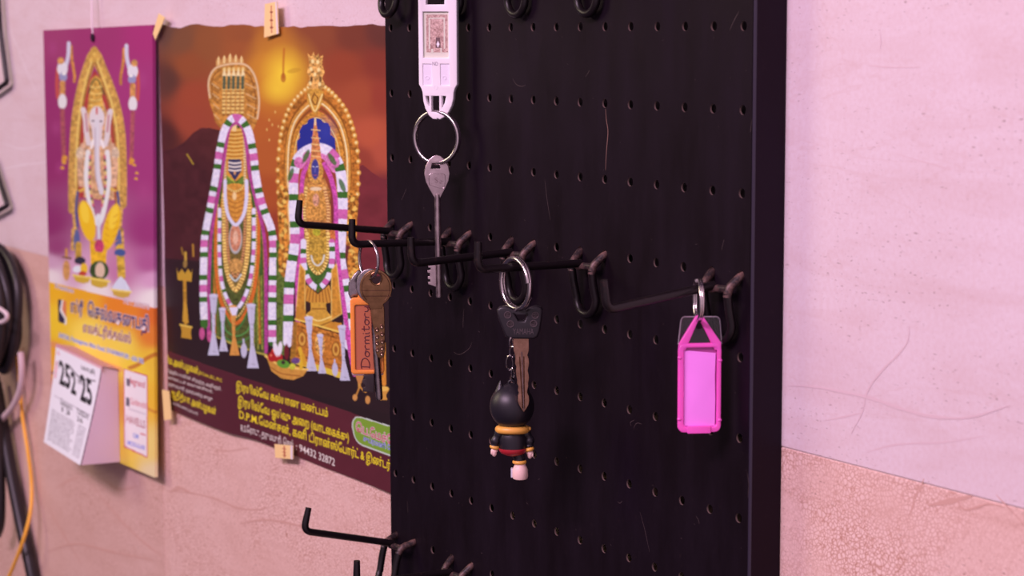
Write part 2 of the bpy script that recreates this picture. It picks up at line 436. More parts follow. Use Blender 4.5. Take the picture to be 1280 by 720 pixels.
for p, k in (([(1137,408),(1134,428),(1120,446),(1100,466),(1084,490),(1078,515),(1064,542)], .0011), ([(985,482),(1020,484),(1058,491),(1090,498),(1118,508),(1160,520),(1210,522),(1262,507)], .0016), ([(1030,526),(1060,520),(1078,516)], .0009),
             ([(1082,566),(1120,556),(1180,553),(1230,545)], .0009), ([(1100,40),(1101,52),(1100,62)], .0007), ([(1085,82),(1110,84),(1150,84)], .0006), ([(1120,192),(1160,204),(1190,212)], .0005)): vein(p, k, 3)
for p, k in (([(5,18),(20,55),(34,90),(46,118)], .002), ([(0,212),(30,206),(58,203)], .0018), ([(0,178),(28,186),(58,180)], .0014)): vein(p, k, 5)
for p, k in (([(1155,598),(1150,612),(1143,622),(1141,634),(1135,646)], .0014), ([(1190,616),(1198,628),(1206,637),(1222,634),(1236,630),(1256,634)], .0010), ([(1245,618),(1262,636),(1280,655)], .0007), ([(1160,632),(1190,626),(1215,620)], .0022),
             ([(207,613),(242,617),(273,625),(297,635),(324,637),(351,629)], .0016), ([(258,555),(281,564),(310,560)], .0014), ([(215,655),(221,680),(219,712)], .0014), ([(212,616),(224,610),(238,616)], .0030), ([(300,655),(330,650),(365,655),(400,668)], .0018),
             ([(59,633),(82,672),(103,707)], .0030), ([(117,609),(156,656),(187,684),(203,694)], .0022), ([(70,610),(88,600),(100,596)], .0022), ([(130,600),(150,612),(170,608)], .003), ([(60,690),(95,680),(140,690),(190,700)], .002), ([(46,560),(50,620),(47,690)], .004)): vein(p, k, 4)
wo = wall.build('wall_back', [UP, LO, GROUT, mat('vein_upper', (0.70, 0.55, 0.57), 0.45), mat('vein_lower', (0.62, 0.385, 0.315), 0.5), mat('vein_pale', (0.78, 0.70, 0.73), 0.45), LO2], smooth=False); wo['kind'] = 'structure'

# ---------------------------------------------------------------- pegboard: folded sheet with punched holes
BL_, BR_ = -0.3377, 0.0082; BV = 0.0016; RH = 0.0023; TH = 0.0008
bd = MB()
def cell(cx, cz, xa, xb):
    hz = V/2
    ang = sorted(set([round(2*PI*i/20, 6) for i in range(20)] + [round(math.atan2(sz*hz, x) % (2*PI), 6) for x in (xa-cx, xb-cx) for sz in (1, -1)]))
    inn = []; out = []; dp = []
    for a in ang:
        c, q = math.cos(a), math.sin(a); t = 1e9
        if c > 1e-9: t = min(t, (xb-cx)/c)
        if c < -1e-9: t = min(t, (xa-cx)/c)
        if abs(q) > 1e-9: t = min(t, hz/abs(q))
        inn.append((cx+RH*c, 0, cz+RH*q)); out.append((cx+t*c, 0, cz+t*q)); dp.append((cx+RH*0.96*c, TH, cz+RH*0.96*q))
    n = len(ang); fs = []; hs = []
    for i in range(n):
        j = (i+1) % n; fs.append((i, j, n+j, n+i)); hs.append((i, 2*n+i, 2*n+j, j))
    k = len(bd.v); bd.add(inn+out+dp, fs)
    for q in hs: bd.f.append(tuple(e+k for e in q)); bd.m.append(2)
rows = range(-4, 12)
for r in rows:
    for c in range(16):
        xa = BL_+BV if c == 15 else -c*S-S/2; xb = BR_-BV if c == 0 else -c*S+S/2
        cell(-c*S, -r*V, xa, xb)
zt, zb = 4.5*V, -11.5*V
def fold(side, x):
    arc = [(x-side*BV+side*BV*math.sin(a), BV-BV*math.cos(a)) for a in np.linspace(0, PI/2, 7)] + [(x, WALL-0.0004), (x-side*0.012, WALL-0.0004)]
    vs = [(a, b, zt) for a, b in arc]+[(a, b, zb) for a, b in arc]; n = len(arc)
    
    for i in range(n-1): bd.add([vs[i], vs[i+1], vs[n+i+1], vs[n+i]], [(0, 1, 2, 3)], 4 if 1 <= i < 5 else 0)
fold(1, BR_); fold(-1, BL_)
bd.add([(BL_+BV, 0, zt), (BR_-BV, 0, zt), (BR_-BV, WALL-.0005, zt), (BL_+BV, WALL-.0005, zt)], [(0, 1, 2, 3)])
bd.add([(BL_+BV, 0, zb), (BR_-BV, 0, zb), (BR_-BV, WALL-.0005, zb), (BL_+BV, WALL-.0005, zb)], [(0, 1, 2, 3)])
# paint worn off in lines, arcs and flecks
def scratch(pts, wd):
    P = [onY(x, y, 0.0) for x, y in sm(pts, 5)]; vs = []; fs = []
    for i, p in enumerate(P):
        a = P[max(0, i-1)]; b = P[min(len(P)-1, i+1)]; d = b-a; nrm = np.array([-d[2], 0, d[0]]); nrm /= np.linalg.norm(nrm)+1e-12
        k = wd*(0.35+0.65*math.sin(PI*(i+0.5)/len(P)))*0.5
        vs += [p+nrm*k+np.array([0, -0.00004, 0]), p-nrm*k+np.array([0, -0.00004, 0])]
    for i in range(len(P)-1): fs.append((2*i, 2*i+1, 2*i+3, 2*i+2))
    bd.add(vs, fs, SM)
SM = 1
scratch([(757, 136), (758, 150), (760, 165), (758, 190), (757, 213)], 0.0006)
SM = 3
for p in ([(681,224),(684,250),(688,275)], [(641,98),(645,105),(652,108),(657,106)], [(924,14),(918,25),(912,38)], [(737,88),(732,96)], [(792,535),(796,529),(802,530)],
          [(789,532),(788,528),(793,525)], [(870,645),(873,650),(874,655)], [(934,590),(936,605),(935,622)], [(800,640),(806,662),(812,690)], [(560,118),(556,140)], [(508,236),(502,250)],
          [(580,386),(579,400),(579,410)], [(567,440),(575,443),(586,436),(590,428)], [(940,150),(938,165)], [(509,626),(510,640)], [(772,627),(775,629),(778,626)], [(905,300),(902,312)]):
    scratch(p, 0.00032)
for k in range(70):
    x, y = rng.uniform(500, 938), rng.uniform(6, 716)
    a, l = rng.uniform(0, PI), rng.uniform(0.8, 2.0); scratch([(x, y), (x+l*math.cos(a), y+l*math.sin(a))], rng.uniform(0.0002, 0.0004))
BLK = mat('black_board_paint', (0.012, 0.0085, 0.0115), 0.5, 0, 0.18, Specular_Tint=(0.92, 0.64, 1.0, 1)); n = NT(BLK); co = n.coords()
sc1 = n.noise(n.coords((6, 6, 1.6)), 7, 5, 0.65); fine = n.noise(co, 260, 4, 0.7)
c = n.mix(n.ramp(sc1, [(0.35, (0,)*3), (0.75, (1,)*3)]), (0.0046, 0.0026, 0.0036), (0.0080, 0.0048, 0.0088)); c = n.mix(n.ramp(fine, [(0.60, (0,)*3), (0.78, (0.5,)*3)]), c, (0.020, 0.012, 0.013))
n.l(c, n.b.inputs['Base Color']); n.l(n.ramp(sc1, [(0.3, (0.42,)*3), (0.7, (0.58,)*3)]), n.b.inputs['Roughness']); n.bump(fine, 0.06, 0.0004)
WORN = mat('worn_paint', (0.16, 0.085, 0.07), 0.7)
pb = bd.build('pegboard', [BLK, WORN, mat('punched_edge', (0.15, 0.10, 0.09), 0.55), mat('scuffed_paint', (0.050, 0.030, 0.034), 0.6), mat('edge_highlight', (0.026, 0.019, 0.036), 0.35)], angle=30)  # last slot: bluish highlight along the folds, put into their colour
tag(pb, 'black metal pegboard with rows of punched holes, fixed to the tiled wall', 'pegboard')
# ---------------------------------------------------------------- peg hooks
HK = mat('hook_black_coating', (0.010, 0.007, 0.008), 0.36, 0, 0.36); n = NT(HK)
ps = n.noise(n.coords(), 190, 4, 0.7)
n.l(n.mix(n.ramp(ps, [(0.60, (0,)*3), (0.75, (0.5,)*3)]), (0.0075, 0.0048, 0.0060), (0.055, 0.026, 0.021)), n.b.inputs['Base Color']); n.bump(ps, 0.15, 0.0004)
HW = mat('hook_worn_steel', (0.05, 0.03, 0.03), 0.5, 0.2, 0.5); n = NT(HW)
ps = n.noise(n.coords(), 150, 4, 0.7)
n.l(n.mix(n.ramp(ps, [(0.42, (0,)*3), (0.64, (1,)*3)]), (0.020, 0.012, 0.014), (0.19, 0.105, 0.09)), n.b.inputs['Base Color']); n.bump(ps, 0.25, 0.0006)
WR = 0.0021
def make_hook(c, r, arm_deg, swing, label, group, arm_len=0.0622, weld=0.0, uy=-0.0030):
    base = hole(c, r)+np.array([-S/2, 0, 0])
    t = thing('pegboard_hook', label, 'hook', tuple(base), 0, group)
    h = S/2; sw = math.radians(swing)
    def sp(x, y, z):            # whole bracket swings forward about its two tips
        yy, zz = y*math.cos(sw)+z*math.sin(sw), z*math.cos(sw)-y*math.sin(sw); return (x, yy, zz)
    tips = MB(); w_ = 0.0091
    for sx in (-1, 1):
        tips.tube(fillet([(sx*h, 0.0050, 0.0016), (sx*h, 0.0002, -0.0002), sp(sx*(w_+.0002), -0.0062, -0.0058), sp(sx*w_, -0.0066, -0.0100)], 0.0022, 5), [WR*0.86]*4+[WR]*10, 12)
    tips.tube([sp(-w_*0.98, -0.0064, -0.0062), sp(-0.002, -0.0069, -0.0066), sp(w_*0.98, -0.0064, -0.0062)], WR*0.88, 12)
    tips.ellipsoid(sp(-0.001, -0.0074, -0.0064), (0.0032, 0.0022, 0.0024), nu=14, nv=10)
    tips.build('tips', HW, t)
    ub = MB(); path = [sp(-w_, -0.0066, -0.0078), sp(-w_*0.98, -0.0056, -0.015)]
    for i in range(0, 17):
        a = PI*i/16; path.append(sp(-w_*0.97*math.cos(a), uy-0.0006, -0.0232-0.0088*math.sin(a)))
    path += [sp(w_*0.98, -0.0056, -0.015), sp(w_, -0.0066, -0.0078)]
    ub.tube(path, WR, 12); ub.build('bracket', HK, t)
    a = math.radians(arm_deg); arm = MB(); y0, z0 = sp(0, -0.0068, -0.0052)[1:]
    d = np.array([0, -math.cos(a), math.sin(a)]); up = np.array([0, -math.sin(a), -math.cos(a)])*-1
    p0 = np.array([-0.0004, y0, z0]); p1 = p0+d*arm_len; p2 = p1+up*0.0140
    pth = fillet([p0, p1, p2], 0.0052, 7); arm.tube(pth, [WR]*(len(pth)-1)+[WR*0.86], 14)
    arm.build('arm', HK, t)
    return t, (lambda s: base+p0+d*s)
HK_ = {}
G3, G8, G1 = 'hooks in the middle row', 'hooks in the bottom row', 'hooks in the top row'
spec = [('h1', 14, 3, 7.0, 5.5, 'bare black peg hook nearest the deity poster in the middle row, arm tilted up', G3),
        ('h2', 11, 3, 1.8, 1.5, 'black peg hook whose tip carries the orange tag and brass key', G3),
        ('h3', 8, 3, -2.2, 0, 'bare black peg hook between the brass key hook and the figurine hook', G3),
        ('h4', 5, 3, 0.8, 0.5, 'black peg hook carrying the steel ring of the doll figurine', G3),
        ('h5', 0, 3, -6.4, 0, 'drooping black peg hook that carries the pink key tag', G3),
        ('hA', 14, 8, 14.8, 24.0, 'bare black peg hook in the bottom row tilted up and swung out, against pale wall', G8),
        ('hB', 11, 8, 1.6, 0.5, 'bare black peg hook at the lower frame edge, right of the tilted one', G8),
        ('t1', 14, -1, 6.0, 9.0, 'black peg hook at the board top left corner, only its rounded bracket showing', G1),
        ('t2', 11, -1, 0.0, 0, 'black peg hook behind the white plastic key tag', G1),
        ('t3', 8, -1, 0.0, 0, 'black peg hook bracket at the top frame edge, first right of the white tag', G1),
        ('t4', 5, -1, 0.0, 0, 'black peg hook bracket at the top frame edge, farthest right of the white tag', G1)]
for k, c, r, ad, sw, lb, gp in spec:
    HK_[k] = make_hook(c, r, ad, sw, lb, gp)

# ---------------------------------------------------------------- metals and plastics
STEEL = mat('bright_steel', (0.62, 0.56, 0.56), 0.22, 1.0)
def scuffed(name, a, b, rough, scale=220):
    m = mat(name, a, rough, 1.0); n = NT(m); q = n.noise(n.coords(), scale, 4, 0.65)
    n.l(n.mix(n.ramp(q, [(0.35, (0,)*3), (0.7, (1,)*3)]), a, b), n.b.inputs['Base Color'])
    n.l(n.ramp(q, [(0.3, (rough-.08,)*3), (0.7, (rough+.12,)*3)]), n.b.inputs['Roughness']); n.bump(q, 0.06, 0.0002); return m
KSTEEL = scuffed('key_nickel', (0.50, 0.40, 0.41), (0.60, 0.50, 0.50), 0.34)
BRONZE = scuffed('key_bronze', (0.21, 0.115, 0.055), (0.29, 0.16, 0.078), 0.32)
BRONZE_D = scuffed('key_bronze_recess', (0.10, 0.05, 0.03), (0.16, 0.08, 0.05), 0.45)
COPPER = scuffed('key_copper', (0.27, 0.15, 0.10), (0.42, 0.245, 0.17), 0.32)
DARK = mat('dark_recess', (0.02, 0.012, 0.014), 0.6)
WHITE = mat('white_plastic', (0.93, 0.90, 0.92), 0.38, 0, 0.45)
WHITE_D = mat('white_plastic_recess', (0.86, 0.83, 0.92), 0.5)
BLKPL = mat('black_rubber', (0.012, 0.009, 0.013), 0.42, 0, 0.5)

def split_ring(label, loc, R, wire, rz, tilt=0.0, turns=2.0, start=0.6, gap=None, group='split rings'):
    t = MB(); pth = []; n = int(72*turns); gap = gap or wire*1.95
    for i in range(n+1):
        a = start+2*PI*turns*i/n; k = i/n
        e = gap*(k-0.5)*turns/2.0
        pth.append((R*math.cos(a), e, R*math.sin(a)))
    t.tube(pth, wire, 10)
    o = t.build('split_ring', STEEL, None, angle=60); o.location = loc; o.rotation_euler = (0, tilt, rz)
    return tag(o, label, 'key ring', group)

# ---- long lever key under the white tag
Pw = onX(546, 172, -0.2505)
Pw_hook = HK_['t2'][1](0.006)
k_ = pxmm(Pw)
class Fr:
    """design millimetres measured off the photo about an anchor pixel"""
    def __init__(s, ax, ay, k): s.a, s.b, s.k = ax, ay, k*1000
    def __call__(s, pts): return [((x-s.a)/s.k, -(y-s.b)/s.k) for x, y in pts]
    def d(s, px): return px/s.k
def placed(o, P, rz=FACE, tilt=(0, 0)):
    o.location = tuple(P); o.rotation_euler = (tilt[0], tilt[1], rz); return o
R1 = 32.0/k_/1000
split_ring('double steel split ring joining the white tag to the long silver key', tuple(Pw), R1, 0.00122, math.radians(25.5), start=1.9)

# white tag: hangs from the hook above the frame
f = Fr(548, 70, k_); Pt = onX(548, 70, -0.2495)
t = thing('key_tag', 'long white plastic key tag with a faded ornate picture, hanging at the top', 'key tag', tuple(Pt), FACE+math.radians(-13), 'key tags')
top = -34
outl = f([(523.5, top+4), (527, top), (570, top), (573, top+4), (573, 105), (570, 110), (568.5, 115), (568, 123), (566, 131), (562, 139), (556, 145.5), (550, 148.8), (546.8, 147.0), (546.2, 148.6), (541, 148), (536, 143.5), (531.5, 135), (529, 126), (528, 115), (526.5, 110), (523.5, 105)])
holes = [f([(533.5, -22), (557, -22), (557, 6.5), (533.5, 6.5)]), f([(529.5, 15.5), (562, 15.5), (562, 72), (529.5, 72)]),
         f([(529, 80), (540.2, 80), (540.2, 106), (529, 106)]), f([(551.5, 80), (562.5, 80), (562.5, 106), (551.5, 106)]),
         f([(532, 119.5), (536.6, 119.5), (536.6, 132.5), (534, 128)]), f([(539.5, 119.5), (549.5, 119.5), (549.5, 140), (539.5, 139)]), f([(552.8, 119.5), (558.2, 119.5), (556.5, 128), (552.8, 135)])]
b = MB(); b.plate([outl]+holes, -0.0019, 0.0029, 0.0006)
for x0, x1 in ((529, 540.2), (551.5, 562.5)):
    (a0, z1), (a1, z0) = f([(x0-1, 79)])[0], f([(x1+1, 107)])[0]; b.box((a0, -0.0013, z0), (a1, 0.0012, z1), 1)
(cx, cz), = f([(545, 79.5)]); 
for c, y in ((534.5, 97), (556.5, 97), (545.5, 109)):
    (px, pz), = f([(c, y)]); rr_ = 0.0010; yy = -0.0014 if y < 100 else -0.00192
    b.tube([(px+rr_*math.cos(a), yy, pz+rr_*math.sin(a)) for a in np.linspace(0, 2*PI, 17)[:-1]], 0.00012, 6, 1, closed=True)
wbody = b.build('body', [WHITE, WHITE_D], t)
INK = mat('grey_ink', (0.20, 0.17, 0.24), 0.7)
m_ = MB(); m_.text('ND', 0.0029, (cx, cz), 0, -0.00196, width=0.0032); m_.build('stamp', INK, wbody, smooth=False)
(a0, z1), = f([(528.6, 14.6)]); (a1, z0), = f([(563, 73)])
PIC = mat('faded_picture', (0.6, 0.5, 0.45), 0.35, 0, 0.5); n = NT(PIC); co = n.coords()
orn = n.noise(co, 900, 4, 0.7, 1.5); blot = n.noise(n.coords((1, 1, 1)), 260, 3, 0.6)
cc = n.ramp(orn, [(0.36, (0.20, 0.10, 0.09)), (0.46, (0.46, 0.30, 0.24)), (0.54, (0.72, 0.52, 0.45)), (0.64, (0.84, 0.68, 0.58))])
cc = n.mix(n.ramp(blot, [(0.5, (0,)*3), (0.62, (0.55,)*3)]), cc, (0.36, 0.20, 0.18)); n.l(cc, n.b.inputs['Base Color'])
CREAM = mat('cream_card', (0.72, 0.74, 0.60), 0.5)
p = MB(); p.box((a0, -0.0006, z0), (a1, 0.0008, z1), 0)
def pr(x0, y0, x1, y1, mi, yy):
    (q0, r1), (q1, r0) = f([(x0, y0)])[0], f([(x1, y1)])[0]; p.add([(q0, yy, r0), (q1, yy, r0), (q1, yy, r1), (q0, yy, r1)], [(0, 1, 2, 3)], mi)
pr(533, 19, 560.5, 65.5, 1, -0.00066)
pr(536.2, 24, 538.0, 61, 0, -0.00072); pr(555.4, 24, 557.2, 61, 0, -0.00072)
pr(536.2, 22.6, 557.2, 24.2, 0, -0.00072); pr(539.2, 61, 542, 66, 0, -0.00072); pr(551, 60, 553, 66, 0, -0.00072)
pts = f([(548, 51), (549.2, 53.6), (550.2, 55.4), (549.2, 57.0), (548, 60), (546.8, 57.2), (545.9, 55.2), (547, 53.4)])
p.add([(x, -0.00078, z) for x, z in pts], [tuple(range(8))], 2)
pts = f([(545.4, 47), (550.6, 47), (551.6, 60), (544.8, 60)]); p.add([(x, -0.00074, z) for x, z in pts], [(0, 1, 2, 3)], 3)
p.build('picture', [CREAM, PIC, WHITE, mat('picture_shade', (0.16, 0.09, 0.09), 0.5)], t, smooth=False)
# small ring that carries the tag on its hook
(hx, hz), = f([(545.3, -22)])
ringtop = Pt[2]+hz

# long silver key
f = Fr(546, 200, k_); Pk = onX(546, 200, -0.2492)
kb = MB()
kb.plate([f([(546, 193.5), (551, 195), (556, 199.5), (560.5, 208), (562, 217), (560.5, 226), (556, 236), (551, 245), (548, 250), (544, 250), (541, 245), (536, 236), (531.5, 226), (530, 217), (531.5, 208), (536, 199.5), (541, 195)]),
          f([(538.5, 210.5), (540, 204), (548.5, 203.5), (550.5, 210.5)])], -0.0011, 0.0011, 0.00035)
sx = lambda px: f.d(px)
kb.tube([(0, 0, f([(0, 243)])[0][1]), (0, 0, f([(0, 372)])[0][1]), (0, 0, f([(0, 373.2)])[0][1])], [sx(3.9), sx(3.9), sx(3.3)], 18)
kb.plate([f([(542.5, 332), (533, 332.2), (533, 335), (536, 335.3), (536, 338), (532, 338.4), (532, 341.5), (535, 342), (535, 346), (532.3, 346.2), (532.3, 349.5), (535.3, 350), (535.3, 353), (532.6, 353.3), (532.6, 356), (537, 357.5), (542.5, 359.5)])], -0.0010, 0.0010, 0.00015)
rim = sm([(p_[0], -0.00112, p_[1]) for p_ in f([(537, 217.5), (546, 216.8), (553.5, 217.3), (556, 220), (555, 233), (551, 235.2), (539, 231.5), (536, 229)])], 4, True)
kb.tube(rim, 0.00016, 6, 0, closed=True)
(q0, q1), = f([(546, 225)]); kb.text('S', 0.0042, (q0-.0004, q1), 1, -0.00118, rot=0.2); kb.text('Z', 0.0026, (q0+.0022, q1-.0012), 1, -0.00118, rot=-0.5)
ko = kb.build('key', [KSTEEL, mat('key_emboss', (0.30, 0.22, 0.23), 0.4, 1.0)], None, angle=45); placed(ko, Pk, FACE, (0, math.radians(-0.5)))
tag(ko, 'long silver lever key with oval bow hanging below the white tag', 'key', 'keys on the pegboard')
# ---------------------------------------------------------------- bunch with the orange tag, on the second hook
XB = -0.2535; Pr = onX(461, 325, XB); kb_ = pxmm(Pr)
split_ring('thin steel split ring holding the orange tag and the brass key', tuple(Pr), 23.8/kb_/1000, 0.00062, 0.0, start=2.4, gap=0.0011)
SIL = scuffed('key_grey_steel', (0.26, 0.225, 0.23), (0.42, 0.37, 0.38), 0.26)
# brass key in front
f = Fr(470.5, 348, kb_); P0 = onX(470.5, 348, XB); toCam = CAM-onX(560, 440, -0.19); toCam /= np.linalg.norm(toCam)
k = MB()
head = [(470+20.3*math.cos(a), 360+23.0*math.sin(a)) for a in np.linspace(math.radians(62), math.radians(-242), 40)]
k.plate([f(head+[(462.5, 387), (474.5, 388) ][:1]+[(461, 384)][:0]+[(477.0, 386.5)]), f(circ(470.5, 348, 6.2, 22, 7.0))], -0.0011, 0.0011, 0.0003)
k.plate([f([(462.5, 379), (479, 379), (480.4, 388), (480.6, 440), (479.2, 447), (475.5, 449.6), (471.5, 448), (469, 442), (468, 420), (463.5, 396)])], -0.00095, 0.00095, 0.0003)
for y in (363.2, 370.3):
    (a0, z0), = f([(451.6, y)]); (a1, _), = f([(489, y)]); k.box((a0, -0.00114, z0-0.00026), (a1, -0.00105, z0+0.00026), 1)
rim = [(x, -0.00112, z) for x, z in f(circ(470.5, 348, 7.4, 24, 8.2))]; k.tube(rim, 0.00030, 6, 0, closed=True)
rim = [(x, -0.00108, z) for x, z in f([(470+17.6*math.cos(a), 360+20.2*math.sin(a)) for a in np.linspace(math.radians(50), math.radians(-230), 40)])]; k.tube(rim, 0.00020, 6, 1)
for x, y in ((471, 413), (477, 409), (471, 422), (477.3, 418.5), (471, 430), (477.4, 428), (471.2, 438.5), (477, 436.5), (476.6, 443.5)):
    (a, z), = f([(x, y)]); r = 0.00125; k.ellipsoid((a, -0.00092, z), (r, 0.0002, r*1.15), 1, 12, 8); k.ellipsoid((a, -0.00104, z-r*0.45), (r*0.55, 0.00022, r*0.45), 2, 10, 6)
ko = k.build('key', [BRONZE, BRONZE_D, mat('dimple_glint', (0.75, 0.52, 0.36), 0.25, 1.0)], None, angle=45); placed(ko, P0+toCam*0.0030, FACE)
tag(ko, 'bronze key with round head and dimpled blade in front of the orange tag', 'key', 'keys on the pegboard')
# grey steel key with long round shank and black bit, behind the bronze one
k = MB()
k.plate([f([(463+18*math.cos(a), 357+21.5*math.sin(a)) for a in np.linspace(0, 2*PI, 40)[:-1]]), f(circ(469.5, 348, 6.4, 20, 7))], -0.0010, 0.0010, 0.0004)
zt_, zb_ = f([(0, 376)])[0][1], f([(0, 502)])[0][1]; (xs, _), = f([(467.0, 0)]); (xe, _), = f([(472.3, 0)])
k.tube([(xs, 0, zt_), (xs+(xe-xs)*0.12, 0, zt_+(zb_-zt_)*0.30), (xe, 0, zb_+0.001), (xe, 0, zb_)], [0.0016, 0.0019, 0.0020, 0.0017], 16)
k.plate([f([(466, 469), (453, 471), (453, 474), (456, 475), (451.5, 477), (451.5, 481), (455, 483), (455, 486), (451.5, 487), (452, 491.5), (466, 492.5)])], -0.0014, 0.0014, 0.0002, 1)
ko = k.build('key', [SIL, DARK], None, angle=45); placed(ko, P0+toCam*0.0004, FACE)
tag(ko, 'grey steel key with a round shank and black bit, behind the bronze key', 'key', 'keys on the pegboard')
# third key: only its bright head edge shows at the left
k = MB()
k.plate([f([(447, 336), (441, 342), (434.5, 352), (434, 366), (436.5, 372), (447, 372), (458, 366), (460, 345)]), f(circ(453, 347, 5, 16))], -0.0012, 0.0012, 0.0005)
ko = k.build('key', SIL, None, angle=45); placed(ko, P0-toCam*0.0093, FACE+math.radians(8))
tag(ko, 'nickel key mostly hidden, its bright head edge showing left of the round heads', 'key', 'keys on the pegboard')
# orange tag
ORA = mat('orange_plastic', (0.90, 0.31, 0.045), 0.35, 0, 0.5, Subsurface_Weight=0.15, Subsurface_Scale=0.002)
ORB = mat('orange_label', (0.46, 0.135, 0.06), 0.3, 0, 0.5); RED = mat('dark_red_ink', (0.10, 0.012, 0.02), 0.6)
CLEAR = mat('clear_plastic', (0.97, 0.95, 0.97), 0.06, 0, 0.5, Transmission_Weight=1.0, IOR=1.40); CLEDGE = mat('clear_plastic_edge', (0.55, 0.48, 0.55), 0.25, 0, 0.6, Transmission_Weight=0.4)
f2 = Fr(458, 420, kb_); P1 = onX(458, 420, XB)-toCam*0.0062
t = thing('key_tag', 'orange plastic key tag with Dormitory handwritten on it in dark red', 'key tag', tuple(P1), FACE, 'key tags')
b = MB(); b.plate([f2(rrect(437.8, 371, 479.5, 468, 4.5)), f2(rrect(443.5, 380, 473, 463, 2.5))], -0.0019, 0.0019, 0.0006)
b.plate([f2([(446, 372), (452, 360), (463, 360), (470, 372)]), f2([(452, 369), (455, 364), (460.5, 364), (464, 369)])], -0.0012, 0.0012, 0.0004)
b.build('body', ORA, t)
b = MB(); b.plate([f2(rrect(443, 379, 473.5, 463.5, 1))], -0.0009, 0.0009, 0.0001)
ins = b.build('label_insert', ORB, t)
# handwriting, bottom to top: strokes in a letter box (advance along x, height y)
GL = {'D': (7.5, [[(0.5,0),(0.8,8)],[(-0.6,7.6),(3,8),(6,6.4),(6.6,3.8),(5,1),(2,-0.2),(-0.4,0.2)]]), 'o': (5.0, [[(2.2,4.2),(0.6,3.2),(0.4,1.2),(1.8,0),(3.4,0.9),(3.8,2.8),(2.2,4.2),(4.6,3.4)]]),
      'r': (4.0, [[(0.3,3.8),(0.6,0)],[(0.6,2.6),(1.8,4.0),(3.4,3.9)]]), 'm': (6.6, [[(0.3,4),(0.5,0)],[(0.5,2.8),(1.7,4.1),(2.8,3.4),(2.8,0)],[(2.8,2.8),(4.1,4.1),(5.3,3.4),(5.5,0.2),(6.2,0)]]),
      'i': (2.4, [[(0.8,3.8),(0.8,0.6),(1.6,0)],[(0.8,5.4),(0.9,5.9)]]), 't': (4.2, [[(1.6,7),(1.4,1),(2.4,0),(3.4,0.6)],[(0,4.6),(3.6,4.8)]]), 'y': (5.0, [[(0.4,4),(0.7,1.4),(2.2,0.6),(3.6,2)],[(3.8,4.2),(3.6,0),(2.8,-3),(1.2,-3.2),(1.4,-1.6),(4.2,0.6)]])}
word = 'Dormitory'; W = sum(GL[c][0] for c in word); hb = MB(); x = 0.0
for c in word:
    for stq in GL[c][1]:
        pts = [(461.0 - 0.0 - q[1]*1.32, 460 - (x+q[0])*(80.0/W)) for q in stq]
        pp = sm([(a, -0.00098, z) for a, z in f2(pts)], 4); hb.tube(pp, 0.00028, 6)
    x += GL[c][0]
hb.build('handwriting', RED, ins)
b = MB(); b.plate([f2(rrect(438.5, 464, 478.5, 470.2, 2.5))], -0.0012, 0.0012, 0.0004); b.build('clear_cap', mat('pale_clear_plastic', (0.75, 0.55, 0.5), 0.2, 0, 0.5, Transmission_Weight=0.5), t)

# ---------------------------------------------------------------- steel ring, black headed key, chain and doll on the fourth hook
XD = -0.1215; Pr = onX(645, 354.5, XD); kd = pxmm(Pr)
split_ring('thick steel split ring above the black headed key', tuple(Pr), 31.5/kd/1000, 0.00125, 0.0, start=0.12, gap=0.0024, turns=1.9)
f = Fr(650, 400, kd); P0 = onX(650, 400, XD)+toCam*0.0005
t = thing('key', 'copper coloured key with black plastic head lettered in capitals, hanging over the doll', 'key', tuple(P0), FACE, 'keys on the pegboard')
b = MB()
b.plate([f([(621, 387), (624, 383), (632, 381.5), (640, 384), (647, 389), (655, 389), (662, 384), (670, 381.5), (676, 383), (678.5, 387), (677.5, 398), (675, 413), (672, 420.5), (667, 423.5), (637, 423), (631.5, 420), (629, 413), (623, 398)]),
         f([(643.5, 392), (648, 390.8), (656, 391), (658.5, 394), (655.5, 400), (648, 400)])], -0.0030, 0.0030, 0.0012)
for x, y in ((634.5, 392.5), (638, 404), (667, 403.5), (669, 393)):
    (a, z), = f([(x, y)]); b.lathe([(0.0001, 0.0), (0.00135, 0.0), (0.0015, 0.0003), (0.0018, 0.0003), (0.0019, 0.0)], (0, 0, 0), 18, 1); 
    k0 = len(b.v)-5*18; M_ = Matrix.Translation((a, -0.00302, z)) @ Matrix.Rotation(PI/2, 4, 'X')
    b.xf(M_, k0)
(a, z), = f([(654, 413.5)]); b.text('YAMAHA', 0.0044, (a, z), 1, -0.00306, width=f.d(26))
b.build('head', [BLKPL, mat('raised_rubber', (0.075, 0.055, 0.06), 0.4)], t)  # lettering and dimple rims set in a paler black
b = MB(); L_ = []; Rr = []
prof = [(422, 10.4, 10.4), (438, 10.4, 10.2), (444, 9.6, 8.6), (449, 9.4, 10.2), (455, 10.4, 10.4), (459, 8.4, 9.4), (464, 9.4, 8.2), (470, 9.2, 9.4), (475, 8.2, 9.4), (480, 8.6, 8.0), (484, 6.6, 8.0), (489, 7.6, 6.6), (492, 6.2, 6.4), (496, 7.6, 8.2), (502, 8.4, 8.6), (507, 7.0, 7.6), (512, 4.0, 4.6), (516.5, 0.7, 0.9)]
cxf = lambda y: 651+(y-424)*0.034
prof = [(y, l*(.95 if y < 443 else .84), r*(.95 if y < 443 else .88)) for y, l, r in prof]
outl = [(cxf(y)-l, y) for y, l, r in prof]+[(cxf(y)+r, y) for y, l, r in reversed(prof)]
b.plate([f(outl)], -0.00095, 0.00095, 0.0002)
for dx, y0, y1, mi in ((-2.4, 446, 512, 1), (0.6, 440, 514, 2), (2.8, 446, 512, 1)):
    pp = [(x, -0.00098, z) for x, z in f([(cxf(y0)+dx, y0), (cxf(y1)+dx*0.4, y1)])]; b.tube(pp, 0.00030, 8, mi)
b.build('blade', [COPPER, BRONZE_D, SIL], t, angle=30)
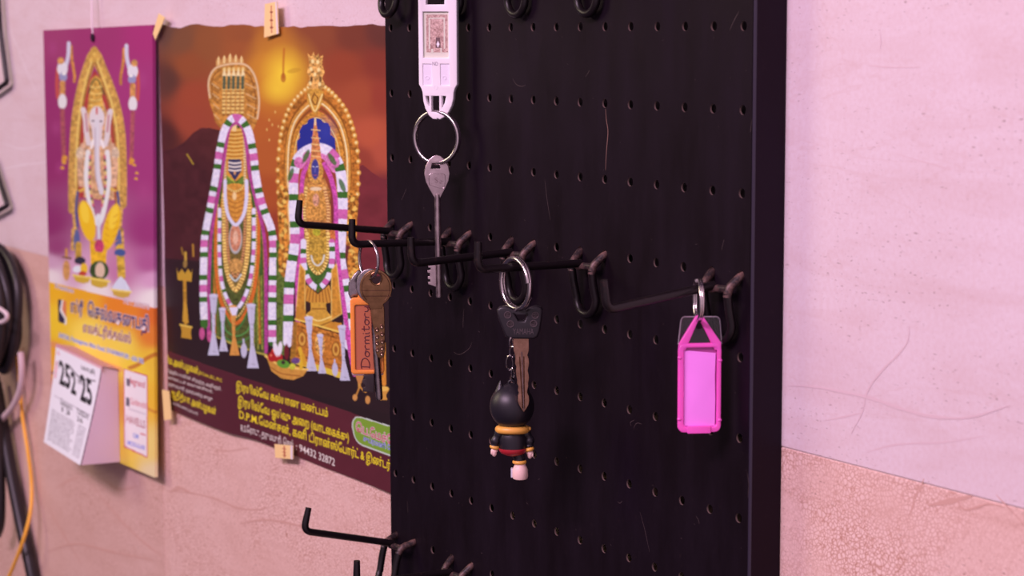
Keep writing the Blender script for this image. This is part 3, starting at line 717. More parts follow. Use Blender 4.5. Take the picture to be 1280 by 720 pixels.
# chain
f3 = Fr(637, 450, kd); P3 = onX(637, 450, XD)-toCam*0.0020
t = thing('chain', 'short steel chain linking the ring to the black doll', 'chain', tuple(P3), FACE)
for i, (x, y, rx, ry, turn) in enumerate(((639.5, 428, 2.4, 7, 0.9), (641, 441, 2.5, 7, -0.5), (637.5, 456, 4.2, 10.0, 0.0), (641.5, 470, 2.2, 7.5, 1.1))):
    b = MB(); (a, z), = f3([(x, y)]); p_ = []
    for q in np.linspace(0, 2*PI, 25)[:-1]:
        X_ = f.d(rx)*(1.0 if abs(turn) < .2 else 1.6)*math.cos(q); p_.append((a+X_*math.cos(turn), X_*math.sin(turn)+0.0030*i-0.0016*math.sin(q), z+f.d(ry)*math.sin(q)))
    b.tube(p_, 0.00045, 8, closed=True); b.build('link', STEEL, t)
# doll, seen from behind
DBLK = mat('doll_black', (0.011, 0.009, 0.014), 0.42, 0, 0.5); DYEL = mat('doll_yellow', (0.80, 0.42, 0.075), 0.4); DRED = mat('doll_red', (0.42, 0.018, 0.03), 0.35); DPNK = mat('doll_pale', (0.86, 0.60, 0.54), 0.45)
fd = Fr(641, 507, kd); Pd = onX(641, 508.5, XD)-toCam*0.0135
t = thing('figurine', 'small rubber doll in black hood and suit with red trunks and yellow cuffs, back turned', 'figurine', tuple(Pd), FACE)
mm = fd.d
def at2(x, y): return fd([(x, y)])[0]
b = MB(); Rh = mm(28.5)
b.ellipsoid((0, 0, 0), (Rh, Rh*0.98, mm(29.5)), 0, 40, 28); b.build('head', DBLK, t)
def horn(bx, by, tx, ty, y0):
    b = MB(); (x0, z0), (x1, z1) = at2(bx, by), at2(tx, ty); q = [(x0+(x1-x0)*s_, y0, z0+(z1-z0)*s_) for s_ in (0, .3, .6, .85, 1)]
    b.tube(q, [mm(9.5), mm(7.2), mm(4.6), mm(2.0), mm(0.5)], 16); b.build('ear', DBLK, t)
horn(626.5, 493, 626.5, 473.5, -0.0008); horn(655.5, 492, 657, 474, 0.001)
b = MB(); (x, z) = at2(640.5, 477.5); b.tube([(x+mm(3.6)*math.cos(a), 0.0, z+mm(4)*math.sin(a)) for a in np.linspace(0, 2*PI, 17)[:-1]], mm(1.5), 8, closed=True); b.build('loop', DBLK, t)
b = MB(); (x, z) = at2(641.5, 537); b.tube([(x+mm(17.5)*math.cos(a), mm(15)*math.sin(a), z+mm(-1.0)*math.sin(a)) for a in np.linspace(0, 2*PI, 41)[:-1]], mm(4.9), 14, closed=True)
b.ellipsoid((x+mm(21.5), -mm(3), z+mm(1.5)), (mm(2.4), mm(2.4), mm(2.6))); b.build('collar', DYEL, t)
b = MB(); (x, z) = at2(642, 550); b.lathe([(mm(13.5), mm(12)), (mm(16.5), mm(8)), (mm(17.8), mm(2)), (mm(17.8), -mm(5)), (mm(17.4), -mm(12))], (x, 0, z), 36, sy=0.86); body = b.build('torso', DBLK, t)
b = MB(); (x, z) = at2(642, 562); b.lathe([(mm(17.2), mm(1.0)), (mm(18.4), mm(0.6)), (mm(18.4), -mm(1.4)), (mm(15.6), -mm(5.5)), (mm(9), -mm(8.6)), (mm(2), -mm(9.4))], (x, 0, z), 36, sy=0.9); b.build('trunks', DRED, t)
for sx, pts, cuff, hand in ((-1, [(625, 541), (620.5, 549), (618.5, 558)], (618.6, 559.6), (618.2, 566)), (1, [(658, 541), (663, 549), (663.2, 558)], (662.8, 562.5), (663.6, 569))):
    b = MB(); q = [(*at2(x, y), ) for x, y in pts]; q = sm([(a, -0.0006, z) for a, z in q], 5)
    b.tube(q, [mm(5.6)+mm(0.8)*math.sin(i*1.25) for i in range(len(q))], 14); b.ellipsoid(q[0], (mm(5.8),)*3); b.build('arm', DBLK, t)
    b = MB(); x, z = at2(*cuff); b.tube([(x+mm(3.9)*math.cos(a), -0.0006+mm(3.9)*math.sin(a), z+sx*mm(0.9)*math.cos(a)) for a in np.linspace(0, 2*PI, 21)[:-1]], mm(2.5), 10, closed=True); b.ellipsoid((x, -.0006, z), (mm(4), mm(4), mm(2))); b.build('cuff', DYEL, t)
    b = MB(); x, z = at2(*hand); b.ellipsoid((x, -0.0006, z), (mm(4.3), mm(4.0), mm(6.2)), fn=lambda p, x=x, z=z: (x+(p[0]-x)*(1.12 if p[2] > z else 0.8), p[1], p[2])); b.ellipsoid((x+sx*mm(3.2), -0.0012, z-mm(0.5)), (mm(1.5), mm(1.5), mm(3.0))); b.build('hand', DPNK, t)
b = MB(); x, z = at2(650, 572); b.tube(sm([(x-mm(3), 0, z+mm(4)), (x, 0, z-mm(2)), (x-mm(.4), 0, z-mm(8))], 5), mm(7.4), 18); b.build('leg', DBLK, t)
b = MB(); x, z = at2(650.3, 579.4); b.tube([(x+mm(6.6)*math.cos(a), mm(6.4)*math.sin(a), z) for a in np.linspace(0, 2*PI, 29)[:-1]], mm(2.6), 12, closed=True); b.ellipsoid((x, 0, z), (mm(7), mm(7), mm(2))); b.build('ankle_cuff', DYEL, t)
b = MB(); x, z = at2(651.2, 582); b.lathe([(mm(6.8), mm(1)), (mm(7.0), -mm(1)), (mm(8.6), -mm(4.2)), (mm(10), -mm(8)), (mm(10.2), -mm(16)), (mm(9.2), -mm(19)), (mm(6.5), -mm(20.2))], (x, 0.0, z), 32); b.ellipsoid((x-mm(1.5), mm(6), z-mm(13)), (mm(9.0), mm(9), mm(6.6))); b.build('foot', DPNK, t)
b = MB(); x, z = at2(640.8, 594); b.plate([fd(rrect(639.2, 588.5, 642.6, 600, 1))], -0.0006, 0.0035, 0.0003); b.build('foot_tab', mat('doll_grey', (0.6, 0.58, 0.66), 0.5), t)

# ---------------------------------------------------------------- pink tag on the right hook
XP = -0.0115; Pr = onX(873, 375.5, XP); kp = pxmm(Pr)
split_ring('small steel split ring carrying the pink tag, seen edge on', tuple(Pr), 25.3/kp/1000, 0.00085, math.radians(-30), start=1.45, gap=0.0019)
f = Fr(874, 470, kp); P0 = onX(874, 470, XP)
PINK = mat('pink_plastic', (0.94, 0.11, 0.60), 0.32, 0, 0.5, Subsurface_Weight=0.12, Subsurface_Scale=0.002); PINKD = mat('pink_plastic_deep', (0.50, 0.07, 0.36), 0.3)
PAPER = mat('pink_paper', (0.98, 0.30, 0.98), 0.75, 0, 0.2)
t = thing('key_tag', 'pink plastic key tag with blank pink paper, on the rightmost hook', 'key tag', tuple(P0), FACE+math.radians(4), 'key tags')
b = MB(); b.plate([f(rrect(847, 428, 901.5, 541.5, 8)), f(rrect(854.2, 433.5, 895.8, 534, 4))], -0.0016, 0.0016, 0.0006)
b.plate([f([(847, 437), (848, 428), (868.2, 394.5), (873, 392.2), (878, 394.2), (901, 427), (901.5, 437), (893, 437), (875.5, 402.5), (873, 400.5), (870.5, 402.5), (856, 437)])], -0.0014, 0.0014, 0.0005)
b.plate([f(rrect(858.5, 533, 888.5, 542.6, 1.5))], -0.0021, -0.0008, 0.0003)
for x, y in ((848.8, 524), (899.8, 526), (848.8, 446), (899.6, 450)):
    (a, z), = f([(x, y)]); b.ellipsoid((a, -0.0012, z), (0.0011, 0.0009, 0.0009), 0, 12, 8)
b.build('frame', PINK, t)
b = MB(); b.plate([f(rrect(853.4, 432.8, 896.6, 534.5, 3))], 0.0002, 0.0012, 0.0001); b.build('back_panel', PINKD, t)
b = MB(); o = f([(854.0, 437.5), (861, 437.4), (876, 439), (894.5, 440.8), (893.6, 470), (894.4, 500), (894.0, 533.5), (874, 533.8), (854.6, 533)]); b.plate([o], -0.00055, -0.00035, 0.00002); b.build('paper_insert', PAPER, t)
b = MB(); b.plate([f([(850.5, 398), (853, 394.5), (897, 395), (900.2, 399), (903, 430), (893, 438), (856, 438), (847, 430)]), f(circ(873.5, 404, 6.0, 20))], 0.0004, 0.0012, 0.0003)
q = [(x, 0.0008, z) for x, z in f([(847.6, 430), (851, 398.5), (853.4, 395), (897, 395.4), (899.8, 399), (902.6, 430)])]; b.tube(fillet(q, 0.0012, 4), 0.00034, 8, 1)
q = [(x, 0.0004, z) for x, z in f(circ(873.5, 404, 6.2, 20))]; b.tube(q[9:], 0.00022, 6, 1); b.build('clear_flap', [CLEAR, CLEDGE], t)
# ---------------------------------------------------------------- deity poster taped to the wall, running behind the board
YP = WALL-0.0030
_a, _b = onY(197.5, 33, YP), onY(205, 503, YP); xl = _a[0]; xr = xl+0.47; zt_, zb_ = 0.0022, -0.2905
NU, NV = 720, 820
sh = Sheet((xl, YP, zt_), (xr, YP, zt_), (xr, YP, zb_), (xl, YP, zb_), NU, NV, ILL)
GOLD, GOLDL, GOLDD = (214, 140, 56), (240, 192, 112), (150, 84, 30)
WHT, GRN, PNK, VIO = (232, 212, 244), (62, 104, 42), (208, 98, 170), (176, 62, 140)
# ground: dusk sky, hill, dark floor
sh.bg([(200,40,(98,62,56)),(205,100,(92,50,44)),(202,170,(78,34,34)),(204,260,(62,22,26)),(206,340,(56,22,30)),(210,430,(54,24,32)),(228,50,(128,74,52)),(235,80,(150,74,44)),(240,120,(160,68,46)),(236,150,(158,66,48)),
       (255,55,(146,78,46)),(300,45,(150,76,44)),(300,60,(158,80,44)),(330,50,(176,98,44)),(330,80,(190,112,46)),(335,110,(190,104,44)),(335,150,(184,92,42)),(340,200,(180,88,42)),(335,240,(170,76,38)),(345,290,(150,56,40)),
       (400,45,(140,66,44)),(440,45,(122,54,42)),(475,40,(104,48,44)),(430,80,(150,62,42)),(475,80,(136,52,42)),(450,120,(164,72,48)),(475,120,(152,58,46)),(462,170,(186,82,58)),(478,190,(180,78,60)),(450,200,(150,60,48)),
       (475,240,(118,42,50)),(460,280,(108,38,48)),(475,320,(104,38,50)),(470,360,(70,30,36)),(240,240,(74,28,34)),(230,300,(68,28,34)),(230,360,(54,26,32)),(240,420,(50,26,32)),(300,470,(44,26,30)),(400,480,(40,24,28)),(460,500,(40,24,28)),(480,420,(52,28,32)),(520,300,(80,40,40)),(520,500,(40,24,28)),(520,100,(130,55,45))], 4.0)
sh.glow(352, 92, 58, 66, (226, 146, 44), 0.95, 1.1); sh.glow(357, 92, 36, 42, (252, 204, 60), 1.0, 1.35); sh.glow(348, 112, 26, 22, (250, 200, 60), 0.7)
sh.line([(357, 60), (356, 80), (356, 97)], 3.0, (190, 92, 36), 0.7); sh.ell(356, 97, 3.4, 6, (176, 80, 34), 0, .75); sh.ell(370, 88, 9, 3, (190, 130, 40), -12, .5)
sh.poly([(196,190),(215,186),(228,178),(240,166),(250,160),(262,160),(285,165),(285,330),(240,330),(196,330)], (74, 30, 36), 0.92, (.25, 9))
sh.poly([(196,230),(222,226),(226,300),(228,400),(196,440)], (70, 28, 34), .6); sh.poly([(440,212),(452,206),(464,216),(476,224),(530,232),(530,345),(440,345)], (116, 40, 50), 0.9, (.2, 12))
sh.poly([(196,322),(530,350),(530,530),(196,440)], (44, 25, 30), 0.9)
sh.line([(232,193),(236,199),(240,205)], 1.8, (190,150,50), .8); sh.line([(226,310),(228,318)], 2, (170,120,40), .7); sh.line([(240,306),(241,320)], 2.4, (190,130,50), .8)
for x, y in ((337,150),(334,162),(341,156),(337,175),(345,140),(349,158)): sh.ell(x, y, 1.0, 1.6, (240,190,110), 0, .7)
# left image: gold shrine figure under a five headed serpent hood
for i, x in enumerate((272.5, 279.5, 286.5, 293.5, 300.5)):
    y = 66+abs(i-2)*1.5; sh.poly([(x-3.2,y+13),(x-3,y+7),(x,y),(x+3,y+7),(x+3.2,y+13)], (212,150,92)); sh.line([(x,y+3),(x,y+12)], 1.4, (248,210,160), 1, None, 0)
sh.poly([(259.5,112),(260,98),(265,88),(273,81),(288,78),(303,79),(314,86),(320,97),(324,114),(325,132),(322,150),(313,168),(300,168),(274,158),(266,140),(261,126)], (196,126,58), 1, (.55, 3.2), 3)
sh.line([(262,122),(260,106),(263,93),(271,84),(288,80),(305,81),(315,90),(321,105),(324,128),(322,148)], 2.4, (226,180,146))
sh.line([(266,120),(264,104),(268,93),(276,87)], 1.2, (130,70,30)); sh.line([(301,87),(311,94),(317,108),(320,130),(318,148)], 1.2, (130,70,30))
for x0, x1 in ((264,273),(306,319)):
    for j in range(9): sh.line([(x0+j*.5,98+j*6.4),(x1+j*.15,104+j*6.4)], 1.3, (226,176,132) if j % 2 else (150,86,36), .8, None, 0)
for i, x in enumerate((280,285.7,291.4,297.1,302.8)):
    sh.line([(x,86),(x,143)], 4.2, (212,146,72), 1, None, 0, [(3.2,(232,182,112)),(1.6,(150,88,38))]); sh.line([(x,95),(x,110)], 3.6, (84,88,70), 1, None, 0); sh.poly([(x-2.8,95),(x,85),(x+2.8,95)], (240,204,160))
body = [(283,162),(286,150),(302,150),(308,165),(313,215),(321,250),(331,288),(334,330),(336,400),(333,442),(300,432),(262,418),(256,400),(257,320),(262,285),(270,250),(279,212)]
sh.poly(body, (82, 84, 40), 1, (.6, 2.6))
for dx, c in ((0,(170,110,40)),(4,(64,92,36)),(8,(206,118,44)),(12,(96,104,44))):
    sh.line([(262+dx,414+dx*.3),(261+dx,330),(264+dx*.9,292),(272+dx*.75,252),(280+dx*.4,214),(284,170)], 2.8, c, .9, (.6, 2.0)); sh.line([(334-dx,432-dx*.4),(332-dx,335),(329-dx*.9,290),(320-dx*.75,250),(312-dx*.4,214),(307,170)], 2.8, c, .9, (.6, 2.0))
for x in (318, 323, 328): sh.line([(x,345),(x+1,436)], 1.8, (150,140,60), .9, (.8,1.5))
sh.poly([(282,166),(284,160),(303,160),(306,166),(306,226),(282,226)], GOLD, 1, (.3,2))
for y in range(162, 200, 5): sh.line([(283,y),(294,y+1.2),(305,y)], 1.5, GOLDL, .8); sh.line([(283,y+2.4),(294,y+3.6),(305,y+2.4)], 1.1, GOLDD, .8)
sh.poly([(290,154),(293.5,143),(297,154),(296,164),(291,164)], (240,196,140))
sh.poly([(287,199),(302.5,199),(303,214),(295,226),(287,214)], (56,52,92))
for y in (203, 207.6, 212.2): sh.line([(287.5,y),(295,y+1.2),(302.5,y)], 1.9, (240,214,214))
sh.ell(295, 216, 1.2, 2.4, (230,160,110))
sh.poly([(284,218),(295,232),(307,218),(306,228),(297,236),(292,236),(284,228)], (104,128,52)); sh.line([(287,221),(300,233)], 1.6, (170,180,70)); sh.line([(304,221),(291,233)], 1.6, (70,100,40))
for x0, x1 in ((284,283),(306,307.5)): sh.line([(x0,164),(x1-.5,195),(x1,226)], 3.0, GOLDL, 1, None, 3, [(2.2,(240,206,160)),(1.2,(150,80,40))])
sh.poly([(284,232),(307,232),(308,255),(303,276),(296,281),(290,277),(284,258)], (216,140,60), 1, (.3,2.5), 3)
for y in range(238, 276, 6): sh.line([(286,y),(296,y+4),(306,y)], 1.4, (160,88,34), .8)
sh.line([(284,231),(289,237),(296,239),(303,236),(307,230)], 2.4, GOLDL, 1, None, 5, [(2,(244,200,120)),(1,(160,90,40))]); sh.ell(294.5, 245, 2.6, 5, (246,200,150))
U = lambda cx, y0, yb, rx: [(cx-rx, y0), (cx-rx*1.0, y0+(yb-y0)*.45), (cx-rx*.72, y0+(yb-y0)*.8), (cx, yb), (cx+rx*.72, y0+(yb-y0)*.78), (cx+rx*1.0, y0+(yb-y0)*.42), (cx+rx, y0)]
sh.poly(U(297,290,368,16), (118,92,46), 1, (.5,2))
sh.line(U(297,250,404,30), 3.0, (84,104,40), 1, (.8,1.6)); sh.line(U(297,262,404,27), 4.6, (214,104,42), 1, (.3,2)); sh.line(U(297,256,396,24.6), 2.0, (224,170,84), 1, None, 6, [(2,(240,196,120)),(1.4,(120,70,30))]); sh.line(U(297,300,412,22)[2:5], 2, (60,120,60))
sh.line(U(296.5,262,386,22), 4.6, WHT, 1, None, 6, [(10,WHT),(4,GRN),(9,WHT),(7,PNK)])
sh.line(U(296.5,244,362,16), 5.6, (228,164,80), 1, (.35,2), 6, [(2.6,(244,196,116)),(1.3,(170,100,44))])
sh.line(U(296,250,346,11.5), 3.6, (198,120,76), 1, None, 6, [(2,(220,150,104)),(1.4,(130,70,40))])
sh.ell(295.5, 298, 8.6, 19, (186,176,186)); sh.ell(295.5, 297, 7.4, 17, (206,128,104), 0, 1, (.5,1.8)); sh.ell(295.5, 297, 3.4, 9, (226,170,150), 0, 1, (.4,1.2))
sh.ell(296, 332, 9, 9, (200,140,80), 0, 1, (.7,1.8)); sh.line([(289,344),(296,351),(303,343)], 2, (200,200,212))
sh.line(U(296,226,281,13.4)[0:], 4.2, (222,206,240))
sh.line([(262,416),(298,432),(334,444)], 2.4, (170,150,70), 1, (.6,1.6)); sh.line(U(298,400,428,20), 1.4, (70,130,70)); sh.line(U(298,396,420,16), 1.4, (90,150,80))
gp = [(6.5,GRN),(22,WHT),(6.5,GRN),(6,WHT),(9,PNK),(6,WHT)]
sh.line([(262,420),(262,330),(264,288),(271,252),(279,215),(284,178),(288,160),(296,154),(304,160),(309,182),(313,215),(321,250),(330,286),(333.5,330),(333.5,440)], 4.2, VIO, 1, (.5,1.4))
gl = [(256.5,406),(255,370),(254.5,330),(254.5,300),(258,278),(264,250),(271,218),(276,186),(281,164),(288,151),(295,147),(303,151),(311,164),(317,190),(321,222),(327,250),(334,270),(340,286),(342.5,305),(342,340),(341,380),(341,428)]
sh.line(gl, 9.4, WHT, 1, (.22,2.2), 6, gp)
for x, y in ((253.5,417),(263.5,420)): sh.ell(x, y, 3.6, 7.5, (196,80,140), 0, 1, (.3,2))
sh.poly([(346,300),(346,440),(358,446),(358,345),(366,310),(356,300)], (92,104,46), 1, (.7,2.0))
def spindle(x0, y0, x1, y1, wd, c):
    n = 12; L = []; Rr = []; wd *= .9
    for i in range(n+1):
        t = i/n; w_ = wd*(1.0 if t < .06 else 0.86-1.1*(t-.06) if t < .30 else (.30+.34*(0.5+0.5*math.cos(t*60))*.4) if t < .62 else .34+1.0*(t-.62)/.38*1.0)/2
        x, y = x0+(x1-x0)*t, y0+(y1-y0)*t; L.append((x-w_, y)); Rr.append((x+w_, y))
    sh.poly(L+Rr[::-1], c); sh.ell(x0, y0, wd/2, 1.8, tuple(min(255, q+14) for q in c)); dk = tuple(int(q*.72) for q in c)
    for t in (.05, .30, .38, .5, .62, .93): sh.line([(x0+(x1-x0)*t-wd*.22, y0+(y1-y0)*t), (x0+(x1-x0)*t+wd*.22, y0+(y1-y0)*t+1)], 1.0, dk, .7, None, 0)
    sh.line([(x0-wd*.14, y0+3), (x0-wd*.05, (y0+y1)/2), (x1-wd*.2, y1-2)], 1.0, tuple(min(255, q+20) for q in c), .6)
SIV = (198, 182, 216)
spindle(268, 369, 268.5, 444, 12, SIV); spindle(279.5, 386, 281, 439, 9.5, SIV); spindle(293, 383, 295, 444, 10.5, (216,140,70)); spindle(315.5, 381, 317.5, 460, 12, SIV)
sh.line([(306,424),(306.5,432)], 2, SIV); sh.ell(306.5, 438, 3.8, 9, SIV); sh.poly([(288,384),(300,384),(297,394),(292,394)], WHT)
# standing lamp at the left
sh.line([(231,316),(231.5,326)], 3, (200,150,60)); sh.ell(231, 330, 2.6, 5, (150,110,60)); sh.poly([(220.5,335),(223,342),(227,336),(231,342),(235,336),(239,342),(240.5,336),(239.5,352),(222,350)], (196,142,48)); sh.line([(231,350),(232,404)], 4.2, (190,130,44), 1, (.4,3)); sh.poly([(229.5,380),(234,380),(236,404),(228,402)], (206,146,52))
sh.poly([(225,405),(240,408),(239,416),(240,424),(226,422),(227,414)], (196,138,48)); sh.line([(225,406),(240,409)], 2, (240,190,90))
# right image: goddess in a gold arch
arch = [(357,300),(355,262),(354,225),(355,190),(358,165),(365,143),(376,127),(388,116),(397,112),(407,116),(418,127),(429,144),(436,166),(440,192),(440.5,228),(438.5,262),(436,300)]
for d_, wd, c, tx in ((0, 15, (186,108,42), (.7,3.0)), ):
    sh.line(arch, wd, c, 1, tx)
for (x, y) in sm(arch, 3)[::1]:
    ox, oy = x-397, y-215; l = math.hypot(ox, oy); sh.ell(x+ox/l*6.6, y+oy/l*6.6, 2.7, 3.1, (224,158,78)); sh.ell(x+ox/l*6.2, y+oy/l*7.0, 1.3, 1.4, (250,216,160))
inn = lambda k: [(397+(x-397)*k, 215+(y-215)*k*(1.0 if y < 215 else 1/k)) for x, y in arch]
sh.line(inn(.93), 2.2, (140,78,26)); sh.line(inn(.86), 6.5, (214,142,64), 1, (.35,2.5)); sh.line(inn(.85), 1.6, (250,222,180), .9); sh.line(inn(.78), 1.8, (128,70,24)); sh.line(inn(.71), 6.5, (202,128,52), 1, (.6,2.0)); sh.line(inn(.66), 1.4, (240,200,130)); sh.line(inn(.60), 5.0, (190,120,48), 1, (.6,2))
sh.poly([(373,196),(373,176),(377,172),(376,164),(380,157),(386,154),(388,149),(395,147),(403,149),(405,153),(411,154),(414,160),(414,168),(419,173),(421,196)], (40,44,140), 1)
sh.glow(408, 165, 16, 24, (62, 66, 170), .5)
sh.poly([(387,66),(391,70),(394,64),(396,70),(400,66),(401,71),(405.5,68),(404,80),(407,90),(404,98),(408,106),(402,114),(391,114),(386,106),(389.5,98),(386,90),(389,80)], (214,150,84), 1, (.85,2.2))
for x, y in ((391,86),(400,87),(395.5,93),(393,76),(399,77),(390,104),(401,105)): sh.ell(x, y, 1.8, 2.6, (248,210,150))
sh.ell(391.5, 99, 1.6, 4, (60,30,24), 0, .8); sh.ell(402, 99, 1.6, 4, (60,30,24), 0, .8)
sh.poly([(386,114),(390,111),(401,111),(406,115),(404,128),(399,139),(396,143),(391,137),(386,126)], (206,142,60), 1, (.5,2.4)); sh.line([(388,118),(391,130),(395.5,139),(400,130),(404,118)], 1.6, (246,206,140)); sh.line([(395,116),(392,124),(396,131),(399,123),(395,118)], 1.5, (130,74,28))
# side carvings
for (x0, y0, x1, y1) in ((349,228,361,262),(350,262,361,300),(349,300,361,345),(432,238,446,278),(432,276,444,306),(434,306,448,352)):
    cx, cy, rx, ry = (x0+x1)/2, (y0+y1)/2, (x1-x0)/2, (y1-y0)/2
    sh.ell(cx, cy, rx+.6, ry+1, (196,120,48), 0, 1, (1.0,3.0))
    for q in range(7): a = q*0.9+x0; sh.ell(cx+rx*.55*math.cos(a*2), cy+ry*.7*math.sin(a), 2.0, 3.2, (246,190,96), a*40, .8); sh.ell(cx+rx*.5*math.cos(a*2+1), cy+ry*.65*math.sin(a+.5), 1.2, 2.2, (116,62,22), a*30, .8)
# figure
sh.poly([(376,232),(384,222),(407,222),(414,240),(415,300),(420,345),(372,345),(376,290)], (176,110,60), 1, (.8,2.2))
g2 = [(360,428),(360.5,395),(361.5,360),(364.5,332),(369,300),(368,262),(368,226),(372,202),(382,190),(397,184.5),(412,189),(423,204),(427.5,226),(428,262),(425.5,300),(425,325),(430,352),(434.5,385),(436,432)]
sh.line([(376,205),(385,194),(397,190),(410,195),(420,210)], 12, (218,120,182), 1, (.45,1.6))
sh.line(g2, 12, WHT, 1, (.2,2.4), 6, [(26,WHT),(8,GRN),(14,WHT),(12,PNK),(8,WHT),(8,GRN)])
sh.line([(372,440),(372,390),(372,345),(376,318),(378,280),(378,240),(381,216),(388,205)], 5.4, (204,78,168), 1, (.6,1.3)); sh.line([(407,205),(415,224),(420,252),(420,300),(424,345),(430,385),(437,440),(442,468)], 5.4, (204,78,168), 1, (.6,1.3))
for x, y in ((375,203),(419,203),(386,196)): sh.ell(x, y, 6, 7, (214,104,174), 0, .9, (.5,1.4))
for x, y, r in ((384.5,195,25),(416,199,-30),(364.5,218,20),(428,232,-20)): sh.ell(x, y, 3.0, 9, GRN, r, .9, (.4,2))
sh.poly([(389.5,202),(391,186),(393,166),(394.6,152),(395.8,146),(397,152),(399,166),(402,186),(403.5,202)], (206,122,76), 1, (.65,1.8)); sh.line([(395.8,148),(395.8,156)], 2, (240,200,160))
for y in (162,172,180,188,195): sh.line([(391.5,y),(401.5,y+1)], 1.2, (250,206,140), .8, None, 0)
sh.ell(396, 214, 9.5, 16, (212,146,72), 0, 1, (.6,2)); sh.ell(395.6, 211.5, 4.8, 12.8, (66,60,140)); sh.line([(392.6,208),(394,208.4)], 1.0, (220,210,240), 1, None, 0); sh.line([(397.4,208.4),(398.8,208)], 1.0, (220,210,240), 1, None, 0); sh.line([(395.7,209),(395.4,215)], 1.2, (110,100,180)); sh.line([(394,219),(397,219)], 1.1, (170,80,110), 1, None, 0)
sh.poly([(386,228),(396,232),(406,228),(409,250),(408,275),(384,275),(383,250)], (212,142,72), 1, (.7,1.8)); sh.ell(396, 250, 4, 8, (206,140,120), 0, 1, (.8,1.4)); sh.ell(396, 236, 7, 2.4, (240,200,170)); 
sh.line([(384,235),(381,262),(383,290),(386,310)], 4, (226,160,80), 1, None, 6, [(2.4,(244,196,120)),(1.3,(150,80,36))]); sh.line([(407,235),(411,262),(409,290),(407,310)], 4, (226,150,80), 1, None, 6, [(2.4,(240,180,120)),(1.3,(160,70,46))])
sh.ell(378.5, 250, 4.6, 9, (220,140,70), 0, 1, (.7,1.8)); sh.ell(415, 296, 4, 14, (206,110,60), 0, 1, (.8,1.8))
sh.poly([(386,280),(407,280),(409,318),(396,336),(384,318)], (186,132,50), 1, (.9,1.8))
for yb, rx in ((304,7),(331,8)): sh.line(U(396.5,yb-9,yb,rx)[1:6], 2.2, (216,206,206))
sh.ell(396, 290, 5, 5, (180,160,50), 0, 1, (.6,1.4)); sh.ell(396, 314, 6, 5, (206,120,60), 0, 1, (.6,1.4))
sh.line(U(397,292,342,13), 4.4, (236,172,84), 1, (.3,2), 6, [(2.4,(248,202,120)),(1.3,(160,92,36))])
sh.poly(U(397,318,366,17), (70,100,42), 1, (.5,2)); sh.poly(U(397,296,340,11), (196,146,60), 1, (.7,2)); sh.line(U(397,292,342,13), 4.0, (236,172,84), 1, (.3,2), 6, [(2.4,(248,202,120)),(1.3,(160,92,36))]); sh.line(U(397,310,332,8)[1:6], 2.0, (216,206,206))
sh.line(U(397,302,360,17.5), 7.0, WHT, 1, None, 6, [(9,WHT),(6,GRN),(5,WHT),(7,PNK)])
sh.poly([(383,356),(397,368),(411,356),(416,372),(413,378),(397,382),(382,376),(379,368)], (212,140,58), 1)
for i in range(8): x = 381+i*4.6; sh.line([(x+(397-x)*.25,361),(x,378)], 1.2, (130,72,26), .85, None, 0)
sh.poly([(388,378),(407,378),(408,388),(414,396),(414,404),(404,409),(390,408),(381,400),(382,393),(388,388)], (212,150,60), 1, (.2,3)); sh.line([(383,394),(397,401),(413,396)], 1.6, (250,210,130)); sh.line([(382,400),(397,407),(413,402)], 1.4, (140,80,28)); sh.line([(390,386),(406,386)], 1.4, (140,80,28), 1, None, 0)
for xs in ([(375,330),(381,338),(381,392),(370,388)],[(414,338),(420,330),(427,392),(414,400)]): sh.poly(xs, (206,134,52), 1, (.4,3)); sh.line(xs+xs[:1], 1.2, (240,190,110), .8, None, 0)
sh.poly([(370,384),(382,388),(381,398),(392,407),(404,410),(414,402),(427,404),(428,418),(369,400)], (204,130,48), 1, (.15,4)); sh.line([(369,399),(428,416)], 2.0, (244,196,96), 1, None, 0)
sh.poly([(370,402),(428,419),(427,468),(368,450)], (194,114,46), 1, (.55,2.4)); sh.poly([(368,448),(427,466),(427,474),(368,455)], (226,184,66)); sh.line([(372,408),(426,424)], 2.4, (150,84,30), .9, (1,1.6), 0); sh.line([(371,444),(425,461)], 2.4, (150,84,30), .9, (1,1.6), 0)
for x, y in ((377,424),(419,437)): sh.ell(x, y, 5.5, 10, (150,84,30)); sh.ell(x, y, 4.2, 8.2, (222,156,72)); sh.ell(x, y, 2.2, 4.4, (160,90,36))
sh.ell(399, 430, 6, 15, (226,160,90), 0, 1, (1.0,2)); sh.poly([(366,402),(371,402),(369,455),(362,452)], (170,110,40), .9, (.4,3))
spindle(385.5, 397, 388, 464, 11, SIV); spindle(399.5, 419, 401, 467, 8.5, SIV); sh.line([(417,450),(417,456)], 2, SIV); sh.ell(417.2, 462, 3.6, 8.5, SIV); spindle(427, 408, 429.5, 476, 11, SIV)
# small gold lamps at the right edge
sh.line([(447,468),(448,484)], 3.4, (206,140,70)); sh.poly([(442,466),(454,469),(450,480),(446,479)], (196,124,70)); sh.line([(448,484),(443,496)], 2, (200,130,60)); sh.ell(442, 497, 3, 4, (210,140,80)); sh.line([(449,484),(456,490),(458,480)], 2, (200,130,60)); sh.ell(458.5, 500, 3.2, 5, (206,136,76))
sh.line([(478,430),(479.5,480)], 5.5, (214,130,50), 1, (.3,3)); sh.poly([(473,487),(486,487),(482,494),(484,500),(474,500),(476,494)], (212,142,66)); sh.ell(479.5, 486, 6.2, 3, (240,180,90))
